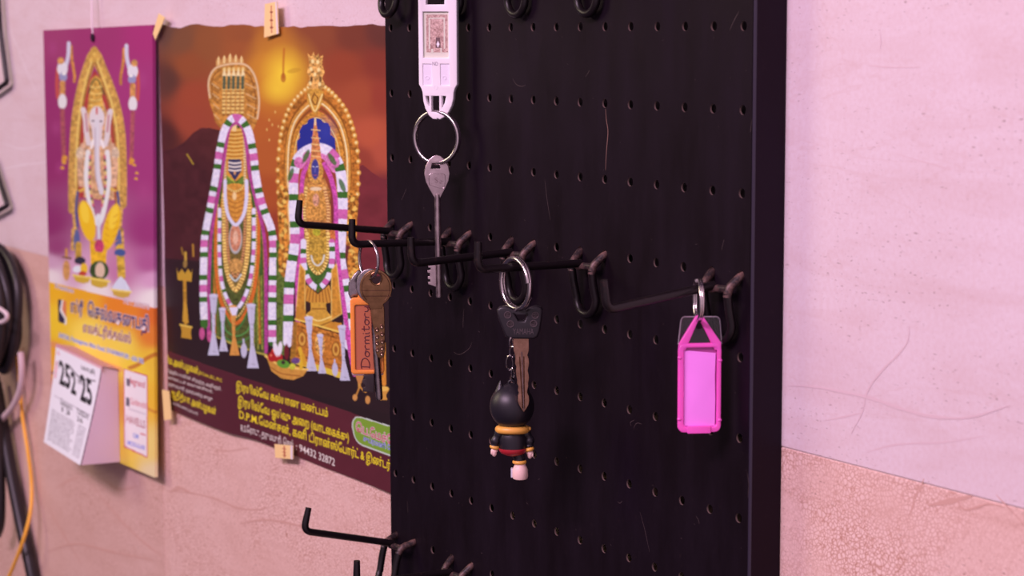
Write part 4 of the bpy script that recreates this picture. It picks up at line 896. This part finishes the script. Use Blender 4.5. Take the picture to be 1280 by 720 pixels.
# bowl of fruit
sh.poly([(333,444),(343,451),(360,457),(372,458),(383,462),(378,470),(366,475),(352,473),(340,464)], (206,138,64), 1, (.15,4)); sh.line([(333,445),(346,454),(366,460),(383,462)], 2.6, (244,190,104)); sh.line([(339,459),(352,467),(374,470)], 1.4, (160,92,40))
for x, y, r in ((341,446,5.5),(348,447,5.5),(344,440,4.5)): sh.ell(x, y, r, r*1.15, (176,34,38)); sh.ell(x-1.5, y-2, 1.4, 1.6, (226,110,90))
for x, r in ((345,-10),(350,8)): sh.ell(x, 436, 2.8, 9, (236,214,236), r)
sh.ell(358, 440, 3, 10, (110,30,40)); sh.ell(354, 455, 8, 5, (96,146,52), 18); sh.ell(354, 453, 2.4, 2.4, (60,40,40)); sh.ell(369, 451, 5, 4, (110,70,130), 0, 1, (.5,1.5)); sh.line([(374,436),(377,450),(375,460)], 4.5, (226,170,50)); sh.line([(378,444),(380,456)], 4, (216,150,46)); sh.ell(365, 458, 3.5, 4, (200,190,60), 0, 1, (.6,1.2))
# maroon band with the lettering
sh.poly([(180,429),(600,571),(600,720),(180,720)], (92, 34, 46), 1, (.08,14))
sh.poly([(196,438),(270,461),(330,482),(340,560),(196,520)], (80,30,42), .5)
YEL, CRM = (244, 204, 40), (236, 206, 212)
T = lambda s_: s_
sh.text('ெம.அன்பழகன்,', (205, 452.5), (250, 468), 7.4, YEL, .012); sh.text('B.Com.,B.L.,M.C', (250.5, 467.5), (279.5, 477.5), 3.6, YEL)
sh.text('இந்தியாவின் சிறந்த அறிஞர்,', (206, 464.5), (278.5, 487.5), 3.2, CRM); sh.text('மாவட்டச் கவுன்சிலர்,', (208.5, 473), (268, 491), 3.0, CRM); sh.text('தருமபுரி, நகரமன்ற குழு', (210, 481.5), (267.5, 500.5), 3.2, CRM)
sh.text('ஆதித்யா அன்பழகன்', (213, 494), (272, 517.5), 7.2, YEL, .012); sh.text('நகர செயலாளர், தருமபுரி', (214.5, 503.5), (248.5, 517.5), 2.6, CRM)
sh.text('இரயில்ேவ கல்யாண மண்டபம்', (297, 487), (407.5, 521.5), 8.6, YEL, .012)
sh.text('இரயில்ேவ ஓய்வு அைற (வாடைகக்கு)', (299, 506), (434, 552), 9.0, YEL, .012)
sh.text('D.P.M.', (300.5, 522.5), (323, 530.8), 8.6, YEL, .012); sh.text('ேமன்சன், கனி டிரான்ஸ்ேபார்ட் & இண்டர்ெநட்', (324, 531), (506, 593), 9.0, YEL, .012)
sh.text('R.S.ேராடு, தருமபுரி. ெசல்', (302.5, 539), (365, 560), 7.2, CRM, .004); sh.text(': 94432 32872', (368.5, 562.5), (416.5, 582), 8.0, CRM, .006)
pill = [(439,538),(438,530),(441,523),(447,521),(470,527),(600,568),(600,606),(470,564),(449,556),(442,548)]
sh.poly(pill, (196,190,190), 1, None, 4); sh.poly([(440.5,537),(439.6,530),(442,524.4),(447.4,522.6),(470,528.6),(600,570),(600,603),(470,562),(449.6,554.4),(443,547)], (126,150,52), 1, None, 4)
sh.text('ெப.ேமச்ேசரி', (443.5, 539), (505, 562), 9.4, (196,36,92), .010, ((240,216,232), .03)); sh.text('சுப்ரமணி ேபருந்து', (453, 551), (510, 571), 5.4, (78,64,186), .008, ((226,214,240), .025))
PP = print_mat('glossy_poster_print', 0.36, 0.45)
gx, gy = np.meshgrid(np.linspace(0, 1, NU+1), np.linspace(0, 1, NV+1))
wave = 0.0009*np.sin(gx*9+gy*3)+0.0006*np.sin(gx*21-gy*5+1)*(1-gy)+0.0010*(vnoise(gx*5, gy*6)-.5)-0.0012*np.exp(-gy*14)*(vnoise(gx*9+3, gy*0+2)-.2)
wave = np.clip(wave, -0.0022, 0.0018)
sh.pos[..., 2] += (0.0028*(vnoise(gx*14+2, gx*0)-.5)+0.0012*(vnoise(gx*45, gx*0+3)-.5))*np.clip(1-gy*9, 0, 1)+0.0022*(vnoise(gx*9+5, gx*0+8)-.5)*np.clip((gy-.93)/.07, 0, 1)
po = sh.mesh('poster', [PP, mat('paper_back', (0.75, 0.66, 0.66), 0.7)], back=(0, 0.0004, 0), disp=wave)
tag(po, 'wide dark poster of two garlanded deities with yellow lettering, taped to the wall', 'poster')
# ---- tape pieces
TAPE = mat('yellow_tape', (0.92, 0.70, 0.30), 0.45); TAPE_E = mat('tape_print', (0.62, 0.22, 0.12), 0.5); TAPE_W = mat('tape_edge', (0.80, 0.72, 0.72), 0.5)
def tape(quad, Y, label, strip=True, lift=0.0012, yel=True):
    P = [onY(x, y, Y) for x, y in quad]; c0 = sum(P)/4
    b = MB(); t0 = [p-c0+np.array([0, -(0.0006+lift*(i in (2, 3))), 0]) for i, p in enumerate(P)]; t1 = [p-c0 for p in P]
    b.add(t0+t1, [(0, 1, 2, 3), (7, 6, 5, 4), (0, 4, 5, 1), (1, 5, 6, 2), (2, 6, 7, 3), (3, 7, 4, 0)])
    if strip:
        q = lambda u, v: (t0[0]*(1-u)*(1-v)+t0[1]*u*(1-v)+t0[2]*u*v+t0[3]*(1-u)*v)+np.array([0, -0.0001, 0])
        b.add([q(.50, .08), q(.58, .08), q(.58, .92), q(.50, .92)], [(0, 1, 2, 3)], 1); b.add([q(.88, 0), q(1, 0), q(1, 1), q(.88, 1)], [(0, 1, 2, 3)], 2)
        for v in (.25, .5, .72): b.add([q(.42, v), q(.66, v+.02), q(.66, v+.07), q(.42, v+.05)], [(0, 1, 2, 3)], 1)
    o = b.build('tape_piece', [TAPE if yel else TAPE_W, TAPE_E, TAPE_W], None, smooth=False); o.location = tuple(c0)
    tag(o, label, 'tape', 'tape pieces holding the poster')
tape([(332, 5), (347, 2), (349, 42), (331, 47)], WALL-0.0060, 'yellow tape piece at the middle of the poster top edge', True, 0.0)
tape([(344, 555), (367, 557), (367, 574), (345, 572)], WALL-0.0058, 'yellow tape piece on the poster bottom edge beside the phone number', True, 0.0)
tape([(203.5, 487), (212, 489), (215, 524), (206, 525)], WALL-0.0060, 'narrow pale tape piece at the poster lower left corner beside the calendar', False, 0.0)
tape([(199, 17), (207, 22), (195, 50), (192, 42)], WALL-0.0062, 'tape piece sticking out at the poster top left corner, above the calendar edge', False, 0.0)
# ---------------------------------------------------------------- wall calendar with a tear-off pad
TLc, TRc, BRc, BLc = onY(54, 38, .0125), onY(190.5, 31, .0125), onY(193.5, 597, .0085), onY(66.0, 543, .0150)
ORG = (TLc+TRc)/2
cal = thing('calendar', 'magenta and yellow hanging calendar of an elephant headed deity with tear-off date pad', 'calendar', tuple(ORG))
cs = Sheet(TLc, TRc, BRc, BLc, 420, 700, ILL*np.array([0.95, 0.96, 1.02]))
MAG, MAG2 = (152, 44, 112), (172, 66, 134)
cs.bg([(56,40,(158,56,112)),(120,36,(156,48,110)),(190,35,(166,44,116)),(60,120,(150,44,108)),(120,200,(150,46,112)),(188,120,(162,50,120)),(60,200,(146,42,106)),(188,210,(160,52,122)),(62,280,(140,42,106)),(186,290,(154,50,120)),(70,310,(150,60,118)),(186,330,(176,84,148)),(64,328,(206,150,192)),(100,338,(214,150,196)),(190,350,(216,150,200)),(62,345,(236,206,226)),(120,362,(238,212,228)),(192,372,(240,214,232)),(150,340,(196,116,168))], 4)
for x, y, r in ((66,60,8),(178,100,9),(70,160,8),(180,240,12),(74,210,7)): cs.glow(x, y, r, r*1.6, MAG2, .5)
# side elephants with garlands
for x0, sg in ((80, 1), (164, -1)):
    P = lambda pts: [(x0+sg*a, b) for a, b in pts]
    dy = 0 if sg > 0 else 3
    cs.line([(x0-sg*8,86+dy),(x0-sg*9,105+dy),(x0-sg*8,122+dy)], 4, (196,80,70), .9); cs.line([(x0+sg*9,58+dy),(x0+sg*10,75+dy),(x0+sg*13,92+dy),(x0+sg*13,102+dy)], 3.4, (204,130,62), .95, (.5,2))
    cs.line([(x0+sg*6,54+dy),(x0+sg*5.5,68+dy),(x0+sg*3,80+dy),(x0,90+dy)], 4.6, (206,190,226)); cs.ell(x0-sg*2, 86+dy, 6.5, 9, (224,206,230)); cs.ell(x0-sg*4, 76+dy, 4, 4.5, (206,140,90), 0, 1, (.5,2)); cs.ell(x0-sg*1, 96+dy, 5, 6, (150,140,190)); cs.ell(x0, 92+dy, 2.5, 2, (240,226,236))
    cs.line([(x0-sg*2,104+dy),(x0-sg*2,120+dy)], 7, (206,136,84), 1, (.5,2)); cs.ell(x0-sg*2, 127+dy, 5.4, 9.5, (226,208,226))
    cs.line([(x0-sg*2,138+dy),(x0-sg*1,170+dy),(x0,196+dy)], 5.4, (168,84,84), .75, (.5,2)); cs.ell(x0, 200+dy, 3, 6, (214,136,60)); 
for x, y in ((80,204),(78,211),(82,198),(168,208),(171,218),(170,225),(166,202)): cs.ell(x, y, 2.4, 3.4, (220,150,60))
# gold arch and red back
cs.poly([(98,250),(97,180),(104,130),(112,100),(118,88),(126,98),(138,130),(147,170),(149,250)], (176,58,62), 1, (.15,5))
ac = [(92,262),(92,215),(94,170),(97,140),(102,113),(109,88),(118,68),(127,86),(136,108),(144,132),(150,165),(152,205),(152,255)]
cs.line(ac, 13, (198,142,78), 1, (.42,2.8)); cs.line([(x+(118-x)*.10, y+4) for x, y in ac], 2.0, (240,196,116), .9); cs.line([(x+(118-x)*.22, y+10) for x, y in ac], 2.0, (150,90,44), .8)
cs.ell(118, 68, 5.5, 10, (206,150,76), 0, 1, (.5,2)); 
for x, y in sm(ac, 2): cs.ell(x, y, 2.0, 2.6, (232,180,96), 0, .8)
# figure
cs.poly([(105,250),(103,190),(108,140),(116,120),(126,120),(136,145),(141,190),(143,250)], (206,150,120), 1, (.6,3))
cs.poly([(109,140),(112,112),(119,97),(126,112),(131,142)], (206,148,72), 1, (.5,2.4)); cs.ell(120, 112, 8.5, 17, (206,148,72), 0, 1, (.6,2)); cs.line([(111,116),(115,104),(120,99),(125,104),(130,118)], 1.6, (70,74,50))
for y in (108,116,124,131): cs.line([(113,y),(120,y+2),(127,y)], 1.4, (244,204,130), .8)
cs.line([(104,137),(107,150),(108,165),(111,180)], 6.4, (222,196,214)); cs.line([(138,139),(135,155),(134,170),(131,182)], 6.4, (222,196,214)); cs.line([(107,142),(109,165)], 2, (190,110,130)); cs.line([(136,144),(134,166)], 2, (190,110,130))
cs.ell(121, 148, 9.5, 15, (224,200,220)); cs.poly([(114,155),(128,155),(127,185),(117,185)], (222,194,214)); 
cs.ell(116.5, 152, 2.2, 2.0, (90,70,90)); cs.ell(126, 152.5, 2.2, 2.0, (90,70,90)); cs.line([(121,135),(121,143)], 2.2, (200,60,60))
cs.line([(121,152),(121,185),(122,215),(125,232),(128,242)], 6.4, (220,200,224)); cs.line([(119,160),(119.5,215),(123,236)], 1.2, (170,140,170), .8)
cs.line([(116,176),(114,186)], 3, (246,236,240)); cs.line([(127,176),(130,186)], 3, (246,236,240))
for sx in (-1, 1):
    cs.line([(122+sx*12,190),(122+sx*14,225),(122+sx*8,262),(122+sx*3,278)], 6.0, (230,214,230)); cs.line([(122+sx*9,195),(122+sx*10,230),(122+sx*5,260)], 2.8, (200,110,120), 1, None, 6, [(4,(206,90,120)),(3,(60,60,60)),(5,(220,180,120))])
    cs.line([(122+sx*18,182),(122+sx*22,205),(122+sx*20,232)], 7, (214,160,140), 1, (.5,3)); cs.ell(122+sx*22, 192, 5, 8, (216,180,170), 0, .9, (.5,2)); cs.line([(122+sx*17,236),(122+sx*24,240)], 3.4, (226,170,80))
    cs.line([(122+sx*30,232),(122+sx*29,262),(122+sx*27,290)], 5.4, (206,150,84), 1, (.7,2.2)); cs.line([(122+sx*25,240),(122+sx*27,262),(122+sx*25,285)], 3.0, (74,74,140))
    cs.line([(122+sx*29,288),(122+sx*30,312)], 7, (206,150,84), 1, (.8,2.2)); cs.ell(122+sx*26, 302, 4, 16, (84,90,156), 0, .95)
cs.ell(109, 276, 9.5, 26, (238,178,34), -12); cs.ell(139, 284, 9.5, 30, (238,178,34), 14); cs.ell(106, 266, 5, 14, (250,204,70), -10, .7); cs.ell(142, 272, 5, 16, (250,204,70), 12, .7)
for i in range(6): cs.line([(132,268+i*8),(139,273+i*8),(147,268+i*8)], 1.3, (206,130,24), .7)
cs.poly([(112,300),(134,302),(132,340),(114,340)], (232,168,40), 1, (.3,4)); cs.ell(123, 276, 4, 9, (226,214,236)); cs.line([(123,276),(124,304)], 3.5, (216,204,226)); cs.ell(124, 308, 6, 9, (196,60,110), 0, 1, (.4,2))
cs.line([(98,306),(98,328)], 8, (190,140,60), 1, (.5,3)); cs.line([(150,310),(152,345)], 10, (206,156,62), 1, (.5,3)); cs.ell(100, 326, 7, 5, (50,44,66)); cs.ell(150, 316, 7, 5, (70,84,150))
cs.ell(124, 338, 12, 12, (60,76,40), 0, 1, (.4,3)); cs.ell(125, 338, 6, 10, (222,180,170)); cs.poly([(113,346),(136,350),(134,358),(124,361),(114,356)], (206,160,60), 1); cs.line([(113,348),(137,352)], 2.2, (246,206,110))
cs.line([(83,312),(83,322)], 3, (206,140,60)); cs.ell(83, 338, 4.6, 13, (206,140,90), 0, 1, (.3,3)); cs.line([(79,322),(88,323)], 3, (120,76,40))
cs.ell(97, 337, 6, 5, (226,214,240)); cs.ell(105, 336, 4.5, 7, (236,180,50)); cs.ell(103, 342, 5, 3, (190,60,50)); cs.poly([(91,343),(113,346),(111,353),(102,355),(94,351)], (206,160,60)); cs.line([(91,344),(113,347)], 1.8, (246,206,110))
cs.poly([(139,361),(146,350),(151,345),(157,351),(164,364)], (216,206,240), 1, (.06,3)); cs.poly([(139,361),(164,364),(161,371),(152,373),(142,369)], (206,156,70)); cs.line([(139,362),(164,365)], 2, (246,206,120))
# shop panel
line_y = lambda x: 352+(x-62)*0.2515
cs.poly([(50,349.5),(210,389),(210,620),(50,620)], (240,178,44), 1)
base = [(62,360,(240,170,36)),(100,370,(236,160,40)),(150,385,(232,126,40)),(195,395,(222,104,44)),(64,400,(244,190,50)),(110,420,(248,206,90)),(150,435,(246,200,84)),(192,420,(226,120,50)),(192,450,(238,180,60)),(66,450,(238,160,40)),(170,460,(244,196,60)),(192,500,(240,176,50)),(150,500,(226,150,52)),(155,560,(240,184,60)),(192,560,(240,196,120)),(150,585,(240,190,80)),(192,595,(238,200,170)),(66,500,(206,90,40))]
m = cs.Y > 349.5+(cs.X-50)*0.2475
bgc = cs.C.copy(); cs.bg(base, 4); cs.C = np.where(m[..., None], cs.C, bgc)
cs.line([(205,438),(185,447),(172,456),(162,460)], 5, (190,90,44), .8); cs.line([(158,468),(178,505),(205,520)], 3.4, (206,110,44), .7); cs.line([(60,466),(76,466)], 4, (150,60,44), .9); cs.line([(62,478),(72,500)], 10, (214,84,44), .8)
cs.line([(66,430),(90,440),(130,455),(150,462)], 7, (226,130,110), .6)
LAV = (226, 204, 230)
cs.text('Freedom', (69.5, 364.5), (92, 371), 5.0, (150,110,150), 0.0, (LAV, .05)); cs.text('Ph : 260073', (155, 385), (186.5, 393), 5.4, (196,130,150), 0.0, (LAV, .05))
cs.poly([(72.5,374),(83,376.5),(83,406),(73,402)], (236,216,230)); cs.poly([(72.5,374),(77,375),(74.5,388),(81,399),(80.5,405),(73,402)], (52,40,72)); cs.poly([(79,375.5),(83,376.5),(83,398),(77.5,387)], (222,120,84))
cs.text('ஸ்ரீ', (88.5, 394), (104, 398), 12.5, (40,34,108), .022, ((232,206,232), .03)); cs.text('ெசல்வகணபதி', (110, 400), (186, 419.5), 14.0, (40,34,108), .022, ((232,206,232), .03))
cs.text('எலக்ட்ரிக்கல்ஸ்', (104, 419), (163.5, 434.5), 10.0, (130,40,102), .018, ((236,206,226), .03))
cs.text('347/3A, Pennagaram Main Road, DHARMAPURI - 636 702', (74, 425), (179.5, 459.5), 4.8, (104,108,204), .01, ((206,206,240), .05))
cs.poly([(154.5,460.5),(184.5,469.5),(184.5,572.5),(155,559)], (206,70,90)); cs.poly([(155.5,462),(183.5,470.5),(183.5,570.5),(156,557.5)], (240,212,236))
cs.poly([(158,472.5),(162.5,473.8),(162.5,484),(158,482.6)], (100,84,110)); cs.text('legrand', (163, 483.5), (181, 489), 7.2, (196,44,70), .01)
cs.poly([(157.5,496.5),(162,497.8),(162,508.5),(157.5,507)], (90,80,104)); cs.text('Goldmedal', (163, 508), (183, 514), 6.8, (206,60,80), .0); cs.line([(161,511),(182,518)], 1.0, (150,130,160), .7, None, 0)
cs.text('HAVELLS', (158.5, 530), (181.5, 538), 8.0, (166,52,70), .01); cs.line([(176,542),(181.5,543.8)], 1.6, (206,60,80), 1, None, 0)
cs.text('GM', (166.5, 548.5), (173, 550.5), 5.0, (110,130,220), .01); cs.text('MODULAR', (160, 557), (181.5, 564), 4.6, (110,120,226), .02)

CPM = print_mat('calendar_print', 0.42, 0.4)
board = cs.mesh('board', [CPM, CPM], cal, back=(0, 0.0026, 0), origin=ORG)
# hanging hole with a string over a nail above the frame
b = MB(); h = onY(116, 43, .0118)-ORG; nl = onY(114.5, -26, .0130)-ORG
b.tube([h, h+np.array([0.0005, -0.0006, 0.012]), nl], 0.0007, 8); b.build('string', mat('white_string', (0.85, 0.75, 0.78), 0.8), cal)
b = MB(); b.lathe([(0.0010, 0.0), (0.0028, 0.0), (0.0034, 0.0006), (0.0034, 0.0010)], (0, 0, 0)); b.xf(Matrix.Translation(tuple(h+np.array([0, 0.0002, -0.0025]))) @ Matrix.Rotation(PI/2, 4, 'X')); b.build('eyelet', mat('dark_eyelet', (0.05, 0.03, 0.05), 0.4, 0.6), cal)
# date pad: block of leaves curling off the board
Xr = onY(147.5, 458, .0108)[0]
tr, br = onX(127.5, 459, Xr), onX(101.3, 581.5, Xr); tl, bl = onY(71, 431.5, tr[1]+.0005), onY(55.8, 552.5, br[1]+0.006)
def backy(z, X):
    v = (ORG[2]-z)/(TLc[2]-BRc[2]); u = (X-TLc[0])/(TRc[0]-TLc[0]); top = .0125; bot = .0150*(1-u)+.0085*u; return top+(bot-top)*min(max(v, 0), 1)
PAGE_S = mat('leaf_edges', (0.72, 0.58, 0.66), 0.85, 0, 0.2); n = NT(PAGE_S); wv = n.n('ShaderNodeTexWave', wave_type='BANDS'); wv.bands_direction = 'Y'; wv.inputs['Scale'].default_value = 210; wv.inputs['Distortion'].default_value = 1.5; wv.inputs['Detail'].default_value = 2
n.l(n.coords(), wv.inputs['Vector']); n.l(n.mix(wv.outputs['Fac'], (0.62, 0.47, 0.57), (0.78, 0.64, 0.71)), n.b.inputs['Base Color'])
b = MB(); vs = []; N = 10
zb_r = br[2]-0.0006
for i in range(N+1):
    s_ = i/N; cur = s_**1.15
    for (tp, bt, X) in ((tl, bl, tl[0]), (tr, br, Xr)):
        z = tp[2]+(bt[2]-tp[2])*s_; yf = tp[1]+(bt[1]-tp[1])*cur+0.0006; x = X+(bt[0]-tp[0])*s_
        yb = backy(z, x)-0.0006; vs += [(x, yf, z), (x, yb, z-0.0036*(1-s_)-0.0012*s_)]
vs = [np.array(p)-ORG for p in vs]; fs = []
for i in range(N):
    a = i*4; c = a+4
    fs += [(a, a+2, c+2, c), (a+2, a+3, c+3, c+2), (a+3, a+1, c+1, c+3), (a+1, a, c, c+1)]
fs += [(0, 1, 3, 2), (N*4, N*4+2, N*4+3, N*4+1)]; b.add(vs, fs)
pad = b.build('date_pad', PAGE_S, cal, angle=25)
b = MB(); e0, e1 = onY(70.5, 430, tr[1]-.0004)-ORG, onY(128, 458.5, tr[1]-.0004)-ORG; up = np.array([0, 0.0012, 0.004])
bk0, bk1 = e0.copy(), e1.copy(); bk0[1] = backy(e0[2]+ORG[2], e0[0]+ORG[0])-ORG[1]-.0005; bk1[1] = backy(e1[2]+ORG[2], e1[0]+ORG[0])-ORG[1]-.0005
b.add([e0+[0, 0, -.004], e1+[0, 0, -.004], e1+[0, 0, .0002], e0+[0, 0, .0002], bk0+[0, 0, -.0034], bk1+[0, 0, -.0034]], [(0, 1, 2, 3), (3, 2, 5, 4)]); b.build('binding', mat('pad_binding', (0.62, 0.33, 0.38), 0.6), pad, smooth=False)
ps = Sheet(tl, tr, br, bl, 150, 250, ILL*np.array([1.01, 1.02, 1.0]))
ps.C[:] = s2l((236, 214, 234))
PF = lambda u, v: tuple(float(q) for q in pj(tl*(1-u)*(1-v)+tr*u*(1-v)+br*u*v+bl*(1-u)*v))
INKC = (44, 36, 44)
def ptext(s_, u0, u1, v, h, col=INKC, off=.0): ps.text(s_, PF(u0, v), PF(u1, v), h, col, off)
ptext('25', .17, .42, .40, 28, INKC, .03); ptext('2', .46, .57, .43, 25, INKC, .03); ptext('25', .69, .95, .45, 30, INKC, .03)
ps.line([PF(.34, .14), PF(.6, .2), PF(.92, .16)], 2.0, (70,60,70), .8); ptext('மாசி', .60, .90, .13, 6, INKC, .01); ptext('௧௩', .56, .72, .30, 7, (110,96,110))
for v, (u0, u1) in ((.50, (.10, .95)),): ps.line([PF(u0, v), PF(u1, v)], 0.9, (150,130,150), .8, None, 0)
ptext('ெசவ்வாய்', .26, .56, .60, 6, INKC, .01); ptext('TUESDAY', .66, .96, .60, 6, INKC, .01); ptext('13', .32, .52, .655, 5, INKC, .01); ptext('26', .70, .84, .66, 5, INKC, .01)
rr = random.Random(3); words = ['சூரிய உதயம்', 'நல்ல ேநரம் காைல', 'ராகு காலம்', 'எமகண்டம்', 'குளிைக', 'திதி துவாதசி', 'நட்சத்திரம்', 'ேயாகம் சித்த', 'சந்திராஷ்டமம்', 'ராசி பலன்']
for i in range(12):
    v = .70+i*.0235; ptext(words[i % 10]+' '+words[(i*3+1) % 10], .08, .62+.1*rr.random(), v, 2.3, (120,104,120)); ptext(words[(i*7+2) % 10], .76, .94, v, 2.3, (130,112,130))
ptext('செ', .04, .10, .10, 5, (206,60,90)); ps.line([PF(.05, .16), PF(.05, .34)], 2.4, (220,110,130), .7, (.8, 2), 0); ps.line([PF(.02, .005), PF(.99, .005)], 3, (226,150,160), .8, None, 0)
pg = ps.mesh('front_leaf', [print_mat('leaf_print', 0.7, 0.2), mat('leaf_paper', (0.85, 0.78, 0.8), 0.8)], pad, back=(0, 0.0002, 0), origin=ORG+np.array([0, 0.0008, 0]),
             disp=((np.linspace(0, 1, 251)**1.15-np.linspace(0, 1, 251))[:, None]*(br[1]-tr[1])*np.ones((1, 151))))
# ---------------------------------------------------------------- cables and wire hooks at the left edge
CBL = mat('black_cable_sheath', (0.014, 0.010, 0.012), 0.4, 0, 0.5); YLC = mat('yellow_cable_sheath', (0.92, 0.48, 0.05), 0.4); GRY = mat('pale_tube', (0.66, 0.52, 0.54), 0.4)
cc0 = onY(-14, 386, -0.006)
cl = thing('cable_coil', 'thick coil of black cable hanging at the left edge of the frame', 'cable', tuple(cc0))
for i, (rx, rz, dy, dx, dz) in enumerate(((.049, .056, .010, 0, 0), (.044, .053, .001, .001, .001), (.040, .0505, .011, -.002, -.001), (.036, .047, -.001, .002, .001), (.031, .0440, .010, .0, -.001), (.026, .040, .000, .002, 0), (.0465, .0530, -.006, .0005, -.003))):
    b = MB(); b.tube([(dx+rx*math.cos(a)+.0016*math.sin(3*a+i), dy+.0022*math.sin(2*a+i*1.3), dz+rz*math.sin(a)+.0014*math.cos(3*a+i*2)) for a in np.linspace(0, 2*PI, 73)[:-1]], 0.0043, 12, closed=True); b.build('loop', CBL, cl)
b = MB(); P = [onY(x, y, -.014)-cc0 for x, y in ((-14, 380), (0, 386), (9, 394), (4, 402), (-14, 404))]; b.tube(sm(P, 5), .0020, 10); b.build('cable_tie', mat('pale_tie', (0.72, 0.62, 0.66), 0.4), cl)
def cable(name, pts, r, m, label, cat='cable', flat=1.0):
    P = [onY(x, y, Y) for x, y, Y in pts]; c0 = P[0]; b = MB(); b.tube(sm([p-c0 for p in P], 10), r, 12, flat=flat); o = b.build(name, m); o.location = tuple(c0); tag(o, label, cat); return o
cable('yellow_cable', [(18, 430, .012), (24, 470, .0135), (28, 520, .0138), (35, 565, .0138), (39.5, 605, .0138), (38, 640, .008), (29, 675, .001), (15, 712, -.001), (2, 740, -.001)], .0017, YLC, 'thin yellow cable curving down the wall at the lower left')
cable('pale_tube', [(26, 440, .004), (27.5, 462, .004), (26, 484, .005), (18, 505, .006), (4, 522, .007), (-10, 530, .008)], .0030, GRY, 'short pale grey tube curving out from under the black coil')
cable('black_strap', [(-6, 478, .0075), (3, 530, .0085), (14, 590, .0095), (26, 650, .0105), (37, 700, .011), (46, 745, .012)], .0062, CBL, 'broad black cable slanting down to the lower left corner', flat=0.85)
cable('black_lead', [(-6, 470, .001), (-3, 540, .001), (0.5, 600, .001), (0.5, 650, .001), (-4, 668, .001)], .0046, CBL, 'black cable hanging straight down along the left frame edge')
def wire(pts, label):
    P = [onY(x, y, Y) for x, y, Y in pts]; c0 = P[0]; b = MB(); b.tube(fillet([p-c0 for p in P], .004, 6), .0024, 10); o = b.build('wire_hook', CBL); o.location = tuple(c0); tag(o, label, 'hook', 'bent wire hooks at the left edge')
wire([(-3, -14, .0125), (0.5, 40, .0125), (9.0, 103, .0125), (-9, 116, .0125), (-30, 122, .0125)], 'bent black wire hook at the left frame edge, the upper of two')
wire([(-10, 196, .0125), (0, 228, .0125), (9.5, 257, .0125), (-8, 267, .0125), (-30, 272, .0125)], 'bent black wire hook at the left edge just above the cable coil')
